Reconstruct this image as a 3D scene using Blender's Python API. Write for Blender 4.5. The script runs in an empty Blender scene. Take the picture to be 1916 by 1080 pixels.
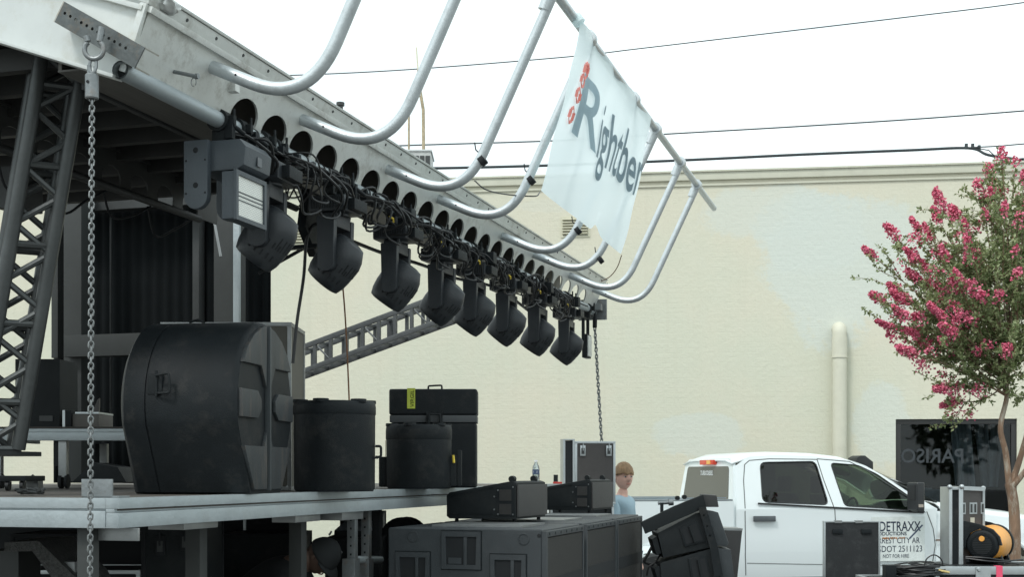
import bpy, bmesh, math, random
from mathutils import Vector, Matrix, noise
R=math.radians; random.seed(7)
SC=bpy.context.scene
# ---------------------------------------------------------------- camera
F=2500.0; CX=958.0; HY=885.0; EYE=1.73
cam=bpy.data.cameras.new('camera'); co=bpy.data.objects.new('camera',cam); SC.collection.objects.link(co)
co.location=(0,0,EYE); co.rotation_euler=(R(90),0,0)
cam.sensor_width=36; cam.lens=36*F/1916; cam.shift_y=(HY-540)/1916; cam.clip_end=2000; cam.clip_start=.05
SC.camera=co
# ---------------------------------------------------------------- light
w=bpy.data.worlds.new('World'); SC.world=w; w.use_nodes=True
nt=w.node_tree; nt.nodes.clear()
sky=nt.nodes.new('ShaderNodeTexSky'); sky.sky_type='NISHITA'; sky.sun_disc=False
SUN_EL=52; SUN_AZ=215   # compass-like, measured clockwise from +Y
sky.sun_elevation=R(SUN_EL); sky.sun_rotation=R(SUN_AZ)
tc=nt.nodes.new('ShaderNodeTexCoord'); nz=nt.nodes.new('ShaderNodeTexNoise'); nz.inputs['Scale'].default_value=3.2; nz.inputs['Detail'].default_value=5
nt.links.new(tc.outputs['Generated'],nz.inputs['Vector'])
rp=nt.nodes.new('ShaderNodeValToRGB'); rp.color_ramp.elements[0].position=.35; rp.color_ramp.elements[1].position=.6
rp.color_ramp.elements[0].color=(.74,.84,.86,1); rp.color_ramp.elements[1].color=(.90,1,1,1)
nt.links.new(nz.outputs['Fac'],rp.inputs['Fac'])
mul=nt.nodes.new('ShaderNodeVectorMath'); mul.operation='SCALE'; mul.inputs['Scale'].default_value=13.6
nt.links.new(rp.outputs['Color'],mul.inputs[0])
mx=nt.nodes.new('ShaderNodeMix'); mx.data_type='RGBA'; mx.inputs[0].default_value=.9
nt.links.new(sky.outputs[0],mx.inputs[6]); nt.links.new(mul.outputs[0],mx.inputs[7])
bg=nt.nodes.new('ShaderNodeBackground'); bg.inputs['Strength'].default_value=.1
nt.links.new(mx.outputs[2],bg.inputs['Color'])
wo=nt.nodes.new('ShaderNodeOutputWorld'); nt.links.new(bg.outputs[0],wo.inputs['Surface'])
sl=bpy.data.lights.new('sun','SUN'); sl.energy=1.5; sl.angle=R(14); sl.color=(1,.985,.95)
so=bpy.data.objects.new('sun',sl); SC.collection.objects.link(so)
az=R(SUN_AZ); d=Vector((math.sin(az)*math.cos(R(SUN_EL)),math.cos(az)*math.cos(R(SUN_EL)),math.sin(R(SUN_EL))))
so.rotation_euler=d.to_track_quat('Z','Y').to_euler(); so.location=(0,-10,20)
SC.view_settings.view_transform='Standard'; SC.view_settings.look='None'; SC.view_settings.exposure=0.22; SC.view_settings.gamma=1
# ---------------------------------------------------------------- frames
_t=math.hypot(742,2500); CU,SU=742/_t,2500/_t; TH=math.atan2(SU,CU)
SX,SY=(223-958)/2500*5.2,5.2
def W(u,v,z=0): return Vector((SX+CU*u-SU*v, SY+SU*u+CU*v, z))
def PV(x,y,v):
    r=(x-CX)/F; u=(r*(SY+CU*v)-SX+SU*v)/(CU-r*SU); return (u,v,EYE+(HY-y)*W(u,v)[1]/F)
def PU(x,y,u):
    r=(x-CX)/F; v=(SX+CU*u-r*(SY+SU*u))/(SU+r*CU); return (u,v,EYE+(HY-y)*W(u,v)[1]/F)
def PY(x,y,Y): return Vector(((x-CX)/F*Y,Y,EYE+(HY-y)*Y/F))
# ---------------------------------------------------------------- materials
_M={}
def mat(name,col,rough=.6,metal=0,var=.12,scale=6,bump=0,bscale=60,dirt=None,dscale=3,damt=.5,spec=.5,stretch=None,rvar=.0):
    if name in _M: return _M[name]
    m=bpy.data.materials.new(name); m.use_nodes=True; n=m.node_tree; b=n.nodes['Principled BSDF']
    b.inputs['Roughness'].default_value=rough; b.inputs['Metallic'].default_value=metal; b.inputs['Specular IOR Level'].default_value=spec
    t=n.nodes.new('ShaderNodeTexCoord'); src=t.outputs['Object']
    if stretch:
        mp=n.nodes.new('ShaderNodeMapping'); mp.inputs['Scale'].default_value=stretch; n.links.new(src,mp.inputs['Vector']); src=mp.outputs[0]
    a=n.nodes.new('ShaderNodeTexNoise'); a.inputs['Scale'].default_value=scale; a.inputs['Detail'].default_value=6; a.inputs['Roughness'].default_value=.65
    n.links.new(src,a.inputs['Vector'])
    r=n.nodes.new('ShaderNodeValToRGB'); r.color_ramp.elements[0].position=.3; r.color_ramp.elements[1].position=.7
    r.color_ramp.elements[0].color=tuple(c*(1-var) for c in col)+(1,); r.color_ramp.elements[1].color=tuple(min(1,c*(1+var)) for c in col)+(1,)
    n.links.new(a.outputs['Fac'],r.inputs['Fac']); out=r.outputs['Color']
    if dirt:
        e=n.nodes.new('ShaderNodeTexNoise'); e.inputs['Scale'].default_value=dscale; e.inputs['Detail'].default_value=8; e.inputs['Roughness'].default_value=.75
        n.links.new(src,e.inputs['Vector'])
        q=n.nodes.new('ShaderNodeValToRGB'); q.color_ramp.elements[0].position=.52; q.color_ramp.elements[1].position=.72
        q.color_ramp.elements[0].color=(0,0,0,1); q.color_ramp.elements[1].color=(damt,)*3+(1,)
        n.links.new(e.outputs['Fac'],q.inputs['Fac'])
        x=n.nodes.new('ShaderNodeMix'); x.data_type='RGBA'; n.links.new(q.outputs['Color'],x.inputs[0]); n.links.new(out,x.inputs[6]); x.inputs[7].default_value=tuple(dirt)+(1,)
        out=x.outputs[2]
    n.links.new(out,b.inputs['Base Color'])
    if rvar:
        mr=n.nodes.new('ShaderNodeMapRange'); mr.inputs['To Min'].default_value=max(0,rough-rvar); mr.inputs['To Max'].default_value=min(1,rough+rvar)
        n.links.new(a.outputs['Fac'],mr.inputs['Value']); n.links.new(mr.outputs[0],b.inputs['Roughness'])
    if bump:
        c=n.nodes.new('ShaderNodeTexNoise'); c.inputs['Scale'].default_value=bscale; c.inputs['Detail'].default_value=3
        n.links.new(src,c.inputs['Vector'])
        bb=n.nodes.new('ShaderNodeBump'); bb.inputs['Strength'].default_value=bump; bb.inputs['Distance'].default_value=.01
        n.links.new(c.outputs['Fac'],bb.inputs['Height']); n.links.new(bb.outputs[0],b.inputs['Normal'])
    _M[name]=m; return m
ALU=mat('mill_aluminium',(.36,.40,.415),.45,.45,.10,5,.15,40,dirt=(.30,.29,.27),dscale=4,damt=.35,rvar=.1)
ALUP=mat('pipe_aluminium',(.56,.60,.615),.42,.65,.07,9,.08,60,dirt=(.30,.31,.31),dscale=7,damt=.55,rvar=.08)
PANEL=mat('grey_fascia_paint',(.62,.635,.61),.45,.35,.09,4,.12,30,dirt=(.27,.25,.21),dscale=7,damt=.7,rvar=.1)
WHITEP=mat('white_end_panel',(.60,.625,.61),.4,.15,.07,3,.1,20,dirt=(.42,.39,.30),dscale=3.5,damt=.6)
STEEL=mat('galvanised_steel',(.22,.235,.24),.45,.7,.15,12,.2,60,dirt=(.22,.12,.06),dscale=14,damt=.4)
DKALU=mat('shaded_truss_alloy',(.30,.31,.31),.42,.7,.14,8,.1,50)
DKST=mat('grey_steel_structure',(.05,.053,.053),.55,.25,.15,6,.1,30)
POST=mat('painted_steel_post',(.034,.037,.036),.6,.1,.12,5,.1,30)
BLK=mat('black_moulded_plastic',(.0115,.0145,.0165),.52,0,.22,5,.25,220,dirt=(.065,.06,.055),dscale=6,damt=.4,rvar=.08,spec=.2)
BLK2=mat('black_textured_paint',(.014,.017,.0185),.55,0,.15,8,.3,260,dirt=(.04,.04,.037),dscale=5,damt=.3,spec=.22)
GRYP=mat('charcoal_fixture_plastic',(.020,.024,.028),.45,0,.12,9,.15,150,rvar=.06)
GRYF=mat('slate_fixture_plastic',(.055,.067,.078),.45,0,.08,9,.15,150)
RIB=mat('black_matte',(.010,.012,.014),.8,0,.1,5)
DRAPE=mat('black_stage_drape',(.010,.012,.013),.95,0,.2,2,.2,40,spec=.1)
PLY=mat('deck_plywood',(.085,.075,.065),.7,0,.2,4,.2,30,dirt=(.16,.14,.12),dscale=6,damt=.4)
RUBBER=mat('black_rubber_cable',(.012,.013,.014),.45,0,.1,20)
YEL=mat('yellow_plug',(.75,.55,.05),.5)
CASE=mat('brown_grey_case_laminate',(.062,.056,.054),.5,0,.1,10,.25,160)
EDGE=mat('case_edge_aluminium',(.46,.49,.50),.35,.75,.06,15)
CHAIN=mat('chain_steel',(.24,.25,.25),.4,.8,.15,25)
RUST=mat('rusty_steel',(.25,.13,.07),.75,.3,.3,30,.3,80)
GRILLE=mat('speaker_grille',(.035,.034,.033),.6,.3,.12,20,.6,400)
SUBM=mat('grey_speaker_paint',(.036,.043,.048),.5,0,.10,8,.5,240,dirt=(.09,.09,.085),dscale=4,damt=.2)
SPKF=mat('brown_tinted_speaker_front',(.040,.039,.039),.5,0,.08,12,.5,250)
# ---------------------------------------------------------------- mesh builder
COL=SC.collection
class MB:
    def __init__(s): s.v=[]; s.f=[]
    def add(s,vs,fs):
        k=len(s.v); s.v+= [tuple(p) for p in vs]; s.f+=[tuple(i+k for i in f) for f in fs]; return s
    def box(s,x0,x1,y0,y1,z0,z1):
        if x0>x1:x0,x1=x1,x0
        if y0>y1:y0,y1=y1,y0
        if z0>z1:z0,z1=z1,z0
        return s.add([(x0,y0,z0),(x1,y0,z0),(x1,y1,z0),(x0,y1,z0),(x0,y0,z1),(x1,y0,z1),(x1,y1,z1),(x0,y1,z1)],
          [(0,3,2,1),(4,5,6,7),(0,1,5,4),(1,2,6,5),(2,3,7,6),(3,0,4,7)])
    def bar(s,a,b,w,h,up=(0,0,1)):
        a,b=Vector(a),Vector(b); d=(b-a).normalized(); up=Vector(up)
        if abs(d.dot(up))>.98: up=Vector((1,0,0))
        x=d.cross(up).normalized(); y=x.cross(d).normalized(); vs=[]
        for p in (a,b):
            for i,j in ((-1,-1),(1,-1),(1,1),(-1,1)): vs.append(p+x*i*w/2+y*j*h/2)
        return s.add(vs,[(0,1,2,3),(7,6,5,4),(0,4,5,1),(1,5,6,2),(2,6,7,3),(3,7,4,0)])
    def prism(s,pts,vec):
        n=len(pts); vec=Vector(vec); a=[Vector(p) for p in pts]; b=[p+vec for p in a]
        return s.add(a+b,[tuple(range(n))[::-1],tuple(range(n,2*n))]+[(i,(i+1)%n,n+(i+1)%n,n+i) for i in range(n)])
    def tube(s,pts,r,n=10,cap=True,r2=None,closed=False):
        pts=[Vector(p) for p in pts]; m=len(pts); rings=[]; prev=None
        for i,p in enumerate(pts):
            if closed: d=(pts[(i+1)%m]-pts[i-1])
            else: d=(pts[min(i+1,m-1)]-pts[max(i-1,0)])
            if d.length<1e-9: d=Vector((0,0,1))
            d.normalize()
            if prev is None:
                up=Vector((0,0,1)) if abs(d.z)<.9 else Vector((1,0,0)); x=d.cross(up).normalized()
            else:
                x=(prev-d*prev.dot(d)); x= x.normalized() if x.length>1e-6 else d.orthogonal().normalized()
            prev=x; y=d.cross(x); rr=r if r2 is None else r+(r2-r)*i/(m-1)
            rings.append([p+(x*math.cos(2*math.pi*k/n)+y*math.sin(2*math.pi*k/n))*rr for k in range(n)])
        vs=[q for g in rings for q in g]; fs=[]
        for i in range(m if closed else m-1):
            j=(i+1)%m
            for k in range(n): fs.append((i*n+k,i*n+(k+1)%n,j*n+(k+1)%n,j*n+k))
        if cap and not closed: fs+=[tuple(range(n))[::-1],tuple(range((m-1)*n,m*n))]
        return s.add(vs,fs)
    def lathe(s,prof,o=(0,0,0),ax=(0,0,1),n=24):
        o=Vector(o); ax=Vector(ax).normalized(); x=ax.orthogonal().normalized(); y=ax.cross(x); vs=[];fs=[]
        for r,h in prof:
            for k in range(n):
                a=2*math.pi*k/n; vs.append(o+ax*h+(x*math.cos(a)+y*math.sin(a))*max(r,1e-4))
        m=len(prof)
        for i in range(m-1):
            for k in range(n): fs.append((i*n+k,i*n+(k+1)%n,(i+1)*n+(k+1)%n,(i+1)*n+k))
        fs+=[tuple(range(n))[::-1],tuple(range((m-1)*n,m*n))]
        return s.add(vs,fs)
    def quad(s,*p): return s.add(p,[tuple(range(len(p)))])
    def build(s,name,m,parent=None,bevel=0,smooth=35,seg=2,solid=0):
        me=bpy.data.meshes.new(name); me.from_pydata(s.v,[],s.f); me.validate(); me.update()
        bm=bmesh.new(); bm.from_mesh(me); bmesh.ops.recalc_face_normals(bm,faces=bm.faces)
        if bevel:
            es=[e for e in bm.edges if len(e.link_faces)==2 and e.calc_face_angle(0)>R(30)]
            bmesh.ops.bevel(bm,geom=es,offset=bevel,segments=seg,affect='EDGES',profile=.7,clamp_overlap=True)
        bm.to_mesh(me); bm.free()
        return link(name,me,m,parent,smooth,solid)
def link(name,me,m,parent=None,smooth=35,solid=0):
    me.materials.clear(); me.materials.append(m)
    if smooth:
        me.polygons.foreach_set('use_smooth',[True]*len(me.polygons)); me.set_sharp_from_angle(angle=R(smooth))
    o=bpy.data.objects.new(name,me); COL.objects.link(o)
    if parent: o.parent=parent
    if solid:
        k=o.modifiers.new('thickness','SOLIDIFY'); k.thickness=solid; k.offset=0
    return o
def tag(o,label,cat,group=None,kind=None):
    if label: o['label']=label
    if cat: o['category']=cat
    if group: o['group']=group
    if kind: o['kind']=kind
    return o
def thing(name,label,cat,loc=(0,0,0),rz=0,group=None):
    o=bpy.data.objects.new(name,None); COL.objects.link(o); o.location=loc; o.rotation_euler=(0,0,rz); o.empty_display_size=.1
    return tag(o,label,cat,group)
def sthing(name,label,cat,u,v,z,rz=0,group=None): return thing(name,label,cat,W(u,v,z),TH+rz,group)
def dup(root,loc=None,rz=None,label=None):
    def cp(o,p):
        c=o.copy(); COL.objects.link(c)
        if p: c.parent=p
        for ch in list(o.children): cp(ch,c)
        return c
    kids=list(root.children); c=root.copy(); COL.objects.link(c)
    for ch in kids: cp(ch,c)
    if loc is not None: c.location=loc
    if rz is not None: c.rotation_euler=(0,0,rz)
    if label: c['label']=label
    return c
def plate_mesh(outline,holes,t,fn=None):
    c=bpy.data.curves.new('tmp','CURVE'); c.dimensions='2D'; c.fill_mode='BOTH'; c.extrude=t/2
    for pts in [outline]+list(holes):
        s=c.splines.new('POLY'); s.points.add(len(pts)-1)
        for p,q in zip(s.points,pts): p.co=(q[0],q[1],0,1)
        s.use_cyclic_u=True
    o=bpy.data.objects.new('tmp',c); COL.objects.link(o); bpy.context.view_layer.update()
    me=bpy.data.meshes.new_from_object(o.evaluated_get(bpy.context.evaluated_depsgraph_get()))
    bpy.data.objects.remove(o); bpy.data.curves.remove(c)
    bm=bmesh.new(); bm.from_mesh(me); bmesh.ops.remove_doubles(bm,verts=bm.verts,dist=1e-5); bm.to_mesh(me); bm.free()
    if fn:
        for v in me.vertices: v.co=fn(v.co.x,v.co.y,v.co.z)
    me.update(); return me
def plate(name,outline,holes,t,m,parent,fn=None,smooth=30):
    return link(name,plate_mesh(outline,holes,t,fn),m,parent,smooth)
def text(s,size,m,parent,fn,name='lettering',ext=.001,align='LEFT',bold=0,shear=0,sx=1,res=3):
    c=bpy.data.curves.new('tmp','FONT'); c.body=s; c.size=size; c.extrude=ext; c.align_x=align; c.offset=bold; c.shear=shear; c.resolution_u=res
    o=bpy.data.objects.new('tmp',c); COL.objects.link(o); bpy.context.view_layer.update()
    me=bpy.data.meshes.new_from_object(o.evaluated_get(bpy.context.evaluated_depsgraph_get()))
    bpy.data.objects.remove(o); bpy.data.curves.remove(c)
    for v in me.vertices: v.co=fn(v.co.x*sx,v.co.y,v.co.z)
    me.update(); return link(name,me,m,parent,0)
def arc(cx,cy,r,a0,a1,n=10,ry=None):
    ry=ry or r; return [(cx+r*math.cos(R(a0+(a1-a0)*i/n)),cy+ry*math.sin(R(a0+(a1-a0)*i/n))) for i in range(n+1)]
def bez(pts,n=8):   # Catmull-Rom through points
    P=[Vector(p) for p in pts]; P=[P[0]*2-P[1]]+P+[P[-1]*2-P[-2]]; out=[]
    for i in range(1,len(P)-2):
        for k in range(n):
            t=k/n; a,b,c,d=P[i-1:i+3]
            out.append(.5*((2*b)+(c-a)*t+(2*a-5*b+4*c-d)*t*t+(3*b-a-3*c+d)*t**3))
    out.append(P[-2]); return out
def fillet(pts,r,n=8):  # round the corners of a 3-D polyline
    P=[Vector(p) for p in pts]; out=[P[0]]
    for i in range(1,len(P)-1):
        a=(P[i-1]-P[i]).normalized(); b=(P[i+1]-P[i]).normalized(); ang=a.angle(b); d=min(r/math.tan(ang/2),(P[i-1]-P[i]).length*.95,(P[i+1]-P[i]).length*.95)
        s,e=P[i]+a*d,P[i]+b*d
        for k in range(n+1):
            t=k/n; out.append(s*(1-t)**2+P[i]*2*t*(1-t)+e*t*t)
    out.append(P[-1]); return out
def skin(name,pts,edges,m,parent,root=0,sub=2):
    me=bpy.data.meshes.new('tmp'); me.from_pydata([p[:3] for p in pts],edges,[]); o=bpy.data.objects.new('tmp',me); COL.objects.link(o)
    k=o.modifiers.new('s','SKIN'); k.use_smooth_shade=True
    sv=me.skin_vertices[0].data
    for i,p in enumerate(pts):
        r=p[3]; sv[i].radius=(r,p[4] if len(p)>4 else r)
    sv[root].use_root=True
    q=o.modifiers.new('u','SUBSURF'); q.levels=sub; q.render_levels=sub
    bpy.context.view_layer.update()
    e=bpy.data.meshes.new_from_object(o.evaluated_get(bpy.context.evaluated_depsgraph_get()))
    bpy.data.objects.remove(o)
    return link(name,e,m,parent,80)
#@@SETTING
# ---------------------------------------------------------------- ground
GR=mat('asphalt_ground',(.16,.16,.155),.9,0,.25,.8,.4,40,dirt=(.08,.08,.08),dscale=.3,damt=.5)
tag(MB().quad((-300,-100,0),(300,-100,0),(300,400,0),(-300,400,0)).build('ground',GR,smooth=0),None,None,kind='structure')
# ---------------------------------------------------------------- building behind
BA=-R(7.5); bx,by=-1.07,20.53
BROOT=thing('building','long cream painted brick building behind the stage and truck','building',(bx,by,0),BA)
def BL(x,y):       # pixel on the wall face -> (s along the wall, z)
    r=(x-CX)/F; c,s=math.cos(BA),math.sin(BA); t=(r*by-bx)/(c-r*s); return t, EYE+(HY-y)*(by+s*t)/F
WM=bpy.data.materials.new('cream_painted_brick'); WM.use_nodes=True
n=WM.node_tree; b=n.nodes['Principled BSDF']; b.inputs['Roughness'].default_value=.85; b.inputs['Specular IOR Level'].default_value=.2
t=n.nodes.new('ShaderNodeTexCoord'); sp=n.nodes.new('ShaderNodeSeparateXYZ'); n.links.new(t.outputs['Object'],sp.inputs[0])
def noise_(scale,detail=5,vec=None,rough=.6):
    q=n.nodes.new('ShaderNodeTexNoise'); q.inputs['Scale'].default_value=scale; q.inputs['Detail'].default_value=detail; q.inputs['Roughness'].default_value=rough; n.links.new(vec or t.outputs['Object'],q.inputs['Vector']); return q
def mix_(f,a,c):
    q=n.nodes.new('ShaderNodeMix'); q.data_type='RGBA'
    for sck,v in ((0,f),(6,a),(7,c)):
        if isinstance(v,(tuple,float,int)): q.inputs[sck].default_value=v
        else: n.links.new(v,q.inputs[sck])
    return q.outputs[2]
def ramp_(x,p0,p1,v0=0,v1=1):
    q=n.nodes.new('ShaderNodeMapRange'); q.interpolation_type='SMOOTHSTEP'; q.inputs['From Min'].default_value=p0; q.inputs['From Max'].default_value=p1; q.inputs['To Min'].default_value=v0; q.inputs['To Max'].default_value=v1
    n.links.new(x,q.inputs['Value']); return q.outputs[0]
def math_(op,a,c=None):
    q=n.nodes.new('ShaderNodeMath'); q.operation=op
    for i,v in enumerate((a,c)):
        if v is None: continue
        if isinstance(v,(float,int)): q.inputs[i].default_value=v
        else: n.links.new(v,q.inputs[i])
    return q.outputs[0]
base=mix_(ramp_(noise_(.45,4).outputs['Fac'],.35,.65),(.600,.600,.490,1),(.640,.607,.492,1))
base=mix_(ramp_(noise_(2.2,8,rough=.7).outputs['Fac'],.45,.8,0,.35),base,(.65,.635,.545,1))
mpg=n.nodes.new('ShaderNodeMapping'); mpg.inputs['Scale'].default_value=(2.5,1,.12); n.links.new(t.outputs['Object'],mpg.inputs['Vector'])
base=mix_(ramp_(noise_(3,4,mpg.outputs[0]).outputs['Fac'],.5,.75,0,.25),base,(.55,.52,.42,1))
wob=noise_(.9,6); wob2=noise_(7,10,rough=.75)
for (px_,py_,rx,ry,am) in ((1580,500,150,150,.75),(1310,818,85,48,.55),(1648,800,50,80,.6),(1450,395,130,55,.55),(1520,430,110,80,.6),(1020,385,60,14,.2)):
    cx_,cz_=BL(px_,py_); sc=20/F
    dx=math_('DIVIDE',math_('SUBTRACT',sp.outputs[0],cx_),rx*sc); dz=math_('DIVIDE',math_('SUBTRACT',sp.outputs[2],cz_),ry*sc)
    dd=math_('ADD',math_('MULTIPLY',dx,dx),math_('MULTIPLY',dz,dz)); dd=math_('ADD',dd,math_('MULTIPLY',math_('SUBTRACT',wob.outputs['Fac'],.5),2.6)); dd=math_('ADD',dd,math_('MULTIPLY',math_('SUBTRACT',wob2.outputs['Fac'],.5),1.5))
    base=mix_(ramp_(dd,1.15,.75,0,am),base,(.60,.635,.585,1))
n.links.new(base,b.inputs['Base Color'])
mp=n.nodes.new('ShaderNodeMapping'); mp.inputs['Rotation'].default_value=(R(90),0,0); n.links.new(t.outputs['Object'],mp.inputs['Vector'])
br=n.nodes.new('ShaderNodeTexBrick'); br.inputs['Scale'].default_value=1; br.inputs['Brick Width'].default_value=.22; br.inputs['Row Height'].default_value=.075; br.inputs['Mortar Size'].default_value=.008; br.inputs['Mortar Smooth'].default_value=1
n.links.new(mp.outputs[0],br.inputs['Vector'])
h=math_('ADD',math_('MULTIPLY',br.outputs['Fac'],-.09),math_('MULTIPLY',noise_(14,6).outputs['Fac'],1.1))
bp=n.nodes.new('ShaderNodeBump'); bp.inputs['Strength'].default_value=.35; bp.inputs['Distance'].default_value=.02; n.links.new(h,bp.inputs['Height']); n.links.new(bp.outputs[0],b.inputs['Normal'])
ZT=BL(1400,335)[1]
w0,w1=BL(1676,800)[0],BL(1903,800)[0]; wt=BL(1680,785)[1]; wb=wt-1.55
vents=[(1053,1100,410,440),(547,585,425,455),(1785,1812,398,418)]
holes=[[(w0,wb),(w1,wb),(w1,wt),(w0,wt)]]
def bfn(y0): return lambda x,y,z: Vector((x,y0+z,y))
plate('wall',[(-22,0),(16,0),(16,ZT),(-22,ZT)],holes,.3,WM,BROOT,bfn(.15))
MB().box(-22,16,.3,14,ZT-.5,ZT-.3).build('roof',GR,BROOT)
MB().box(-22,-21.7,.3,14,0,ZT-.5).box(15.7,16,.3,14,0,ZT-.5).box(-22,16,13.7,14,0,ZT-.5).build('outer_wall',WM,BROOT)
CAPM=mat('cream_cornice',(.56,.55,.45),.7,0,.06,3,.1,20,dirt=(.35,.33,.27),dscale=1.2,damt=.3)
zc=BL(1400,321)[1]; zl=BL(1400,341)[1]
MB().box(-22.1,16.1,-.05,.4,zl+.045,zc).box(-22.1,16.1,-.075,.4,zc,zc+.03).box(-22.1,16.1,-.025,.02,zl-.04,zl-.012).build('cornice',CAPM,BROOT,bevel=.006)
VM=mat('vent_cream',(.58,.56,.43),.6)
for (x0,x1,y0,y1) in vents:
    a,zt=BL(x0,y0); c,zb=BL(x1,y1); m=MB()
    m.box(a-.03,c+.03,-.012,-.001,zb-.03,zt+.03)
    f=m.build('vent_frame',VM,BROOT); k=MB(); q=MB()
    for i in range(6):
        z=zb+(zt-zb)*(i+.5)/6; k.bar((a,-.03,z),(c,-.03,z),.045,.012,(0,.5,1))
    k.build('louvre',VM,f); q.box(a,c,-.016,-.013,zb,zt).build('vent_core',RIB,f)
DP=mat('downpipe_cream',(.60,.585,.48),.6,0,.06,2,.05,20,dirt=(.42,.40,.3),dscale=3,damt=.3)
a,zt=BL(1554,618); c,_=BL(1584,700); cxp=(a+c)/2; rr=(c-a)/2-.004
dpp=MB().tube(fillet([(cxp,.05,zt),(cxp,-.13,zt+.02),(cxp,-.13,zt-.3)],.09)+[(cxp,-.13,0.02)],rr*.93,20).build('downpipe',DP,BROOT)
zz=BL(1570,670)[1]; MB().tube([(cxp,-.13,zz-.012),(cxp,-.13,zz+.012)],rr*1.05,20).tube([(cxp,-.13,zz+.012),(cxp,-.13,zt-.12)],rr,20).build('collar',DP,dpp)
# window
WF=mat('dark_bronze_frame',(.035,.035,.035),.45,.3)
m=MB(); q=.075
m.box(w0+.004,w1-.004,.03,.11,wt-q,wt-.004).box(w0+.004,w1-.004,.03,.11,wb,wb+q).box(w0+.004,w0+q,.03,.11,wb+q,wt-q).box(w1-q,w1-.004,.03,.11,wb+q,wt-q)
win=m.build('window',WF,BROOT,bevel=.004)
GLS=bpy.data.materials.new('window_glass'); GLS.use_nodes=True; g=GLS.node_tree; g.nodes.clear()
def glassmat(nt_,tint,fres=.12,rough=.02):
    o=nt_.nodes.new('ShaderNodeOutputMaterial'); a=nt_.nodes.new('ShaderNodeBsdfTransparent'); a.inputs[0].default_value=tint+(1,)
    gl=nt_.nodes.new('ShaderNodeBsdfGlossy'); gl.inputs['Roughness'].default_value=rough; fr=nt_.nodes.new('ShaderNodeFresnel'); fr.inputs[0].default_value=1.45
    ad=nt_.nodes.new('ShaderNodeMath'); ad.operation='ADD'; ad.inputs[1].default_value=fres-.04; nt_.links.new(fr.outputs[0],ad.inputs[0]); ad.use_clamp=True
    x=nt_.nodes.new('ShaderNodeMixShader'); nt_.links.new(ad.outputs[0],x.inputs[0]); nt_.links.new(a.outputs[0],x.inputs[1]); nt_.links.new(gl.outputs[0],x.inputs[2]); nt_.links.new(x.outputs[0],o.inputs[0])
glassmat(g,(.60,.65,.67),.035)
MB().box(w0+q,w1-q,.06,.066,wb+q,wt-q).build('pane',GLS,win)
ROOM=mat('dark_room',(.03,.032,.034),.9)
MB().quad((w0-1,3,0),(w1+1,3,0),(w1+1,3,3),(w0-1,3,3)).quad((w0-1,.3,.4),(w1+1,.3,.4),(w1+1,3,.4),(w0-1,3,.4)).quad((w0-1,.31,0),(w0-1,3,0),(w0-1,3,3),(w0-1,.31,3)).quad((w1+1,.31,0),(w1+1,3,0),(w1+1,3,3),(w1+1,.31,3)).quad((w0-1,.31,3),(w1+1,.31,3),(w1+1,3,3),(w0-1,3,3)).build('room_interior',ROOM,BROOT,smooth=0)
CUR=mat('grey_curtain',(.42,.42,.43),.9,0,.15,8)
m=MB()
for (xs) in (((1790,1828),(1800,1838)),((1836,1860),(1850,1872)),((1868,1895),(1862,1880))):
    (ta,tb),(ba_,bb_)=xs; A=BL(ta,0)[0];B=BL(tb,0)[0];C=BL(ba_,0)[0];D=BL(bb_,0)[0]; N=10
    for i in range(N):
        f0,f1=i/N,(i+1)/N; y0=.5+.05*math.sin(f0*18); y1=.5+.05*math.sin(f1*18)
        m.quad((A+(B-A)*f0,y0,wt),(A+(B-A)*f1,y1,wt),(C+(D-C)*f1,y1,wt-1.0),(C+(D-C)*f0,y0,wt-1.0))
m.build('curtain',CUR,BROOT)
m=MB()
for i in range(0): z=wt-q-.015-.02*i; m.quad((w0+q,.25,z),(w1-q,.25,z),(w1-q,.262,z-.008),(w0+q,.262,z-.008))
m.v and m.build('window_blind',mat('dark_blind',(.035,.037,.04),.7),BROOT,smooth=0)
s0,z0=BL(1790,866)
REFL=mat('painted_sign_reflection',(.035,.042,.048),.7)  # reflection of a sign across the street, painted as mirrored letters
text('PARISO',.29,REFL,BROOT,lambda x,y,z:Vector((s0+.12-x,.055+z,z0+y)),bold=.004,sx=.95)
MB().box(*[BL(1745,0)[0],BL(1760,0)[0]],.7,.8,.4,BL(0,912)[1]).box(BL(1760,0)[0],BL(1795,0)[0],.9,1.0,.4,BL(0,915)[1]).build('shop_shelf',CUR,BROOT)
# rooftop things
def rooftop(x,y,Y): return PY(x,y,Y)
p=rooftop(785,318,24); r0=thing('rooftop_unit','grey louvred air handling unit on the flat roof, below the antenna frame','air conditioner',(p.x,p.y,ZT-.3))
def L(x,y,Y,o): q=PY(x,y,Y); return Vector((q.x-o[0],q.y-o[1],q.z-o[2]))
o=r0.location; zt=PY(0,283,24).z-o.z; a=PY(742,0,24).x-o.x; c=PY(806,0,24).x-o.x
MB().box(a,c,0,.8,0,zt).build('casing',mat('unit_grey',(.45,.46,.45),.6),r0,bevel=.02)
m=MB()
for i in range(5): m.box(a+.12+.1*i,a+.2+.1*i,-.012,-.001,.1,zt-.08)
m.build('louvre',DKST,r0); MB().box(a-.02,c+.02,-.02,.82,zt+.001,zt+.03).build('lid',mat('unit_lid',(.6,.62,.62),.5),r0)
p=PY(785,290,25); r0=thing('antenna_frame','rusty pipe antenna frame with a pale whip mast on the roof','antenna',(p.x,p.y,ZT-.3)); o=r0.location
RP=mat('rusty_pale_pipe',(.40,.33,.22),.7,.2,.3,20)
MB().tube([L(765,300,25,o)-Vector((0,0,.4)),L(765,195,25,o),L(782,152,25,o)],.020,8).build('pole',RP,r0)
MB().tube([L(793,300,25,o)-Vector((0,0,.4)),L(792,205,25,o),L(783,152,25,o)],.030,8).build('pole',RP,r0)
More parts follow.
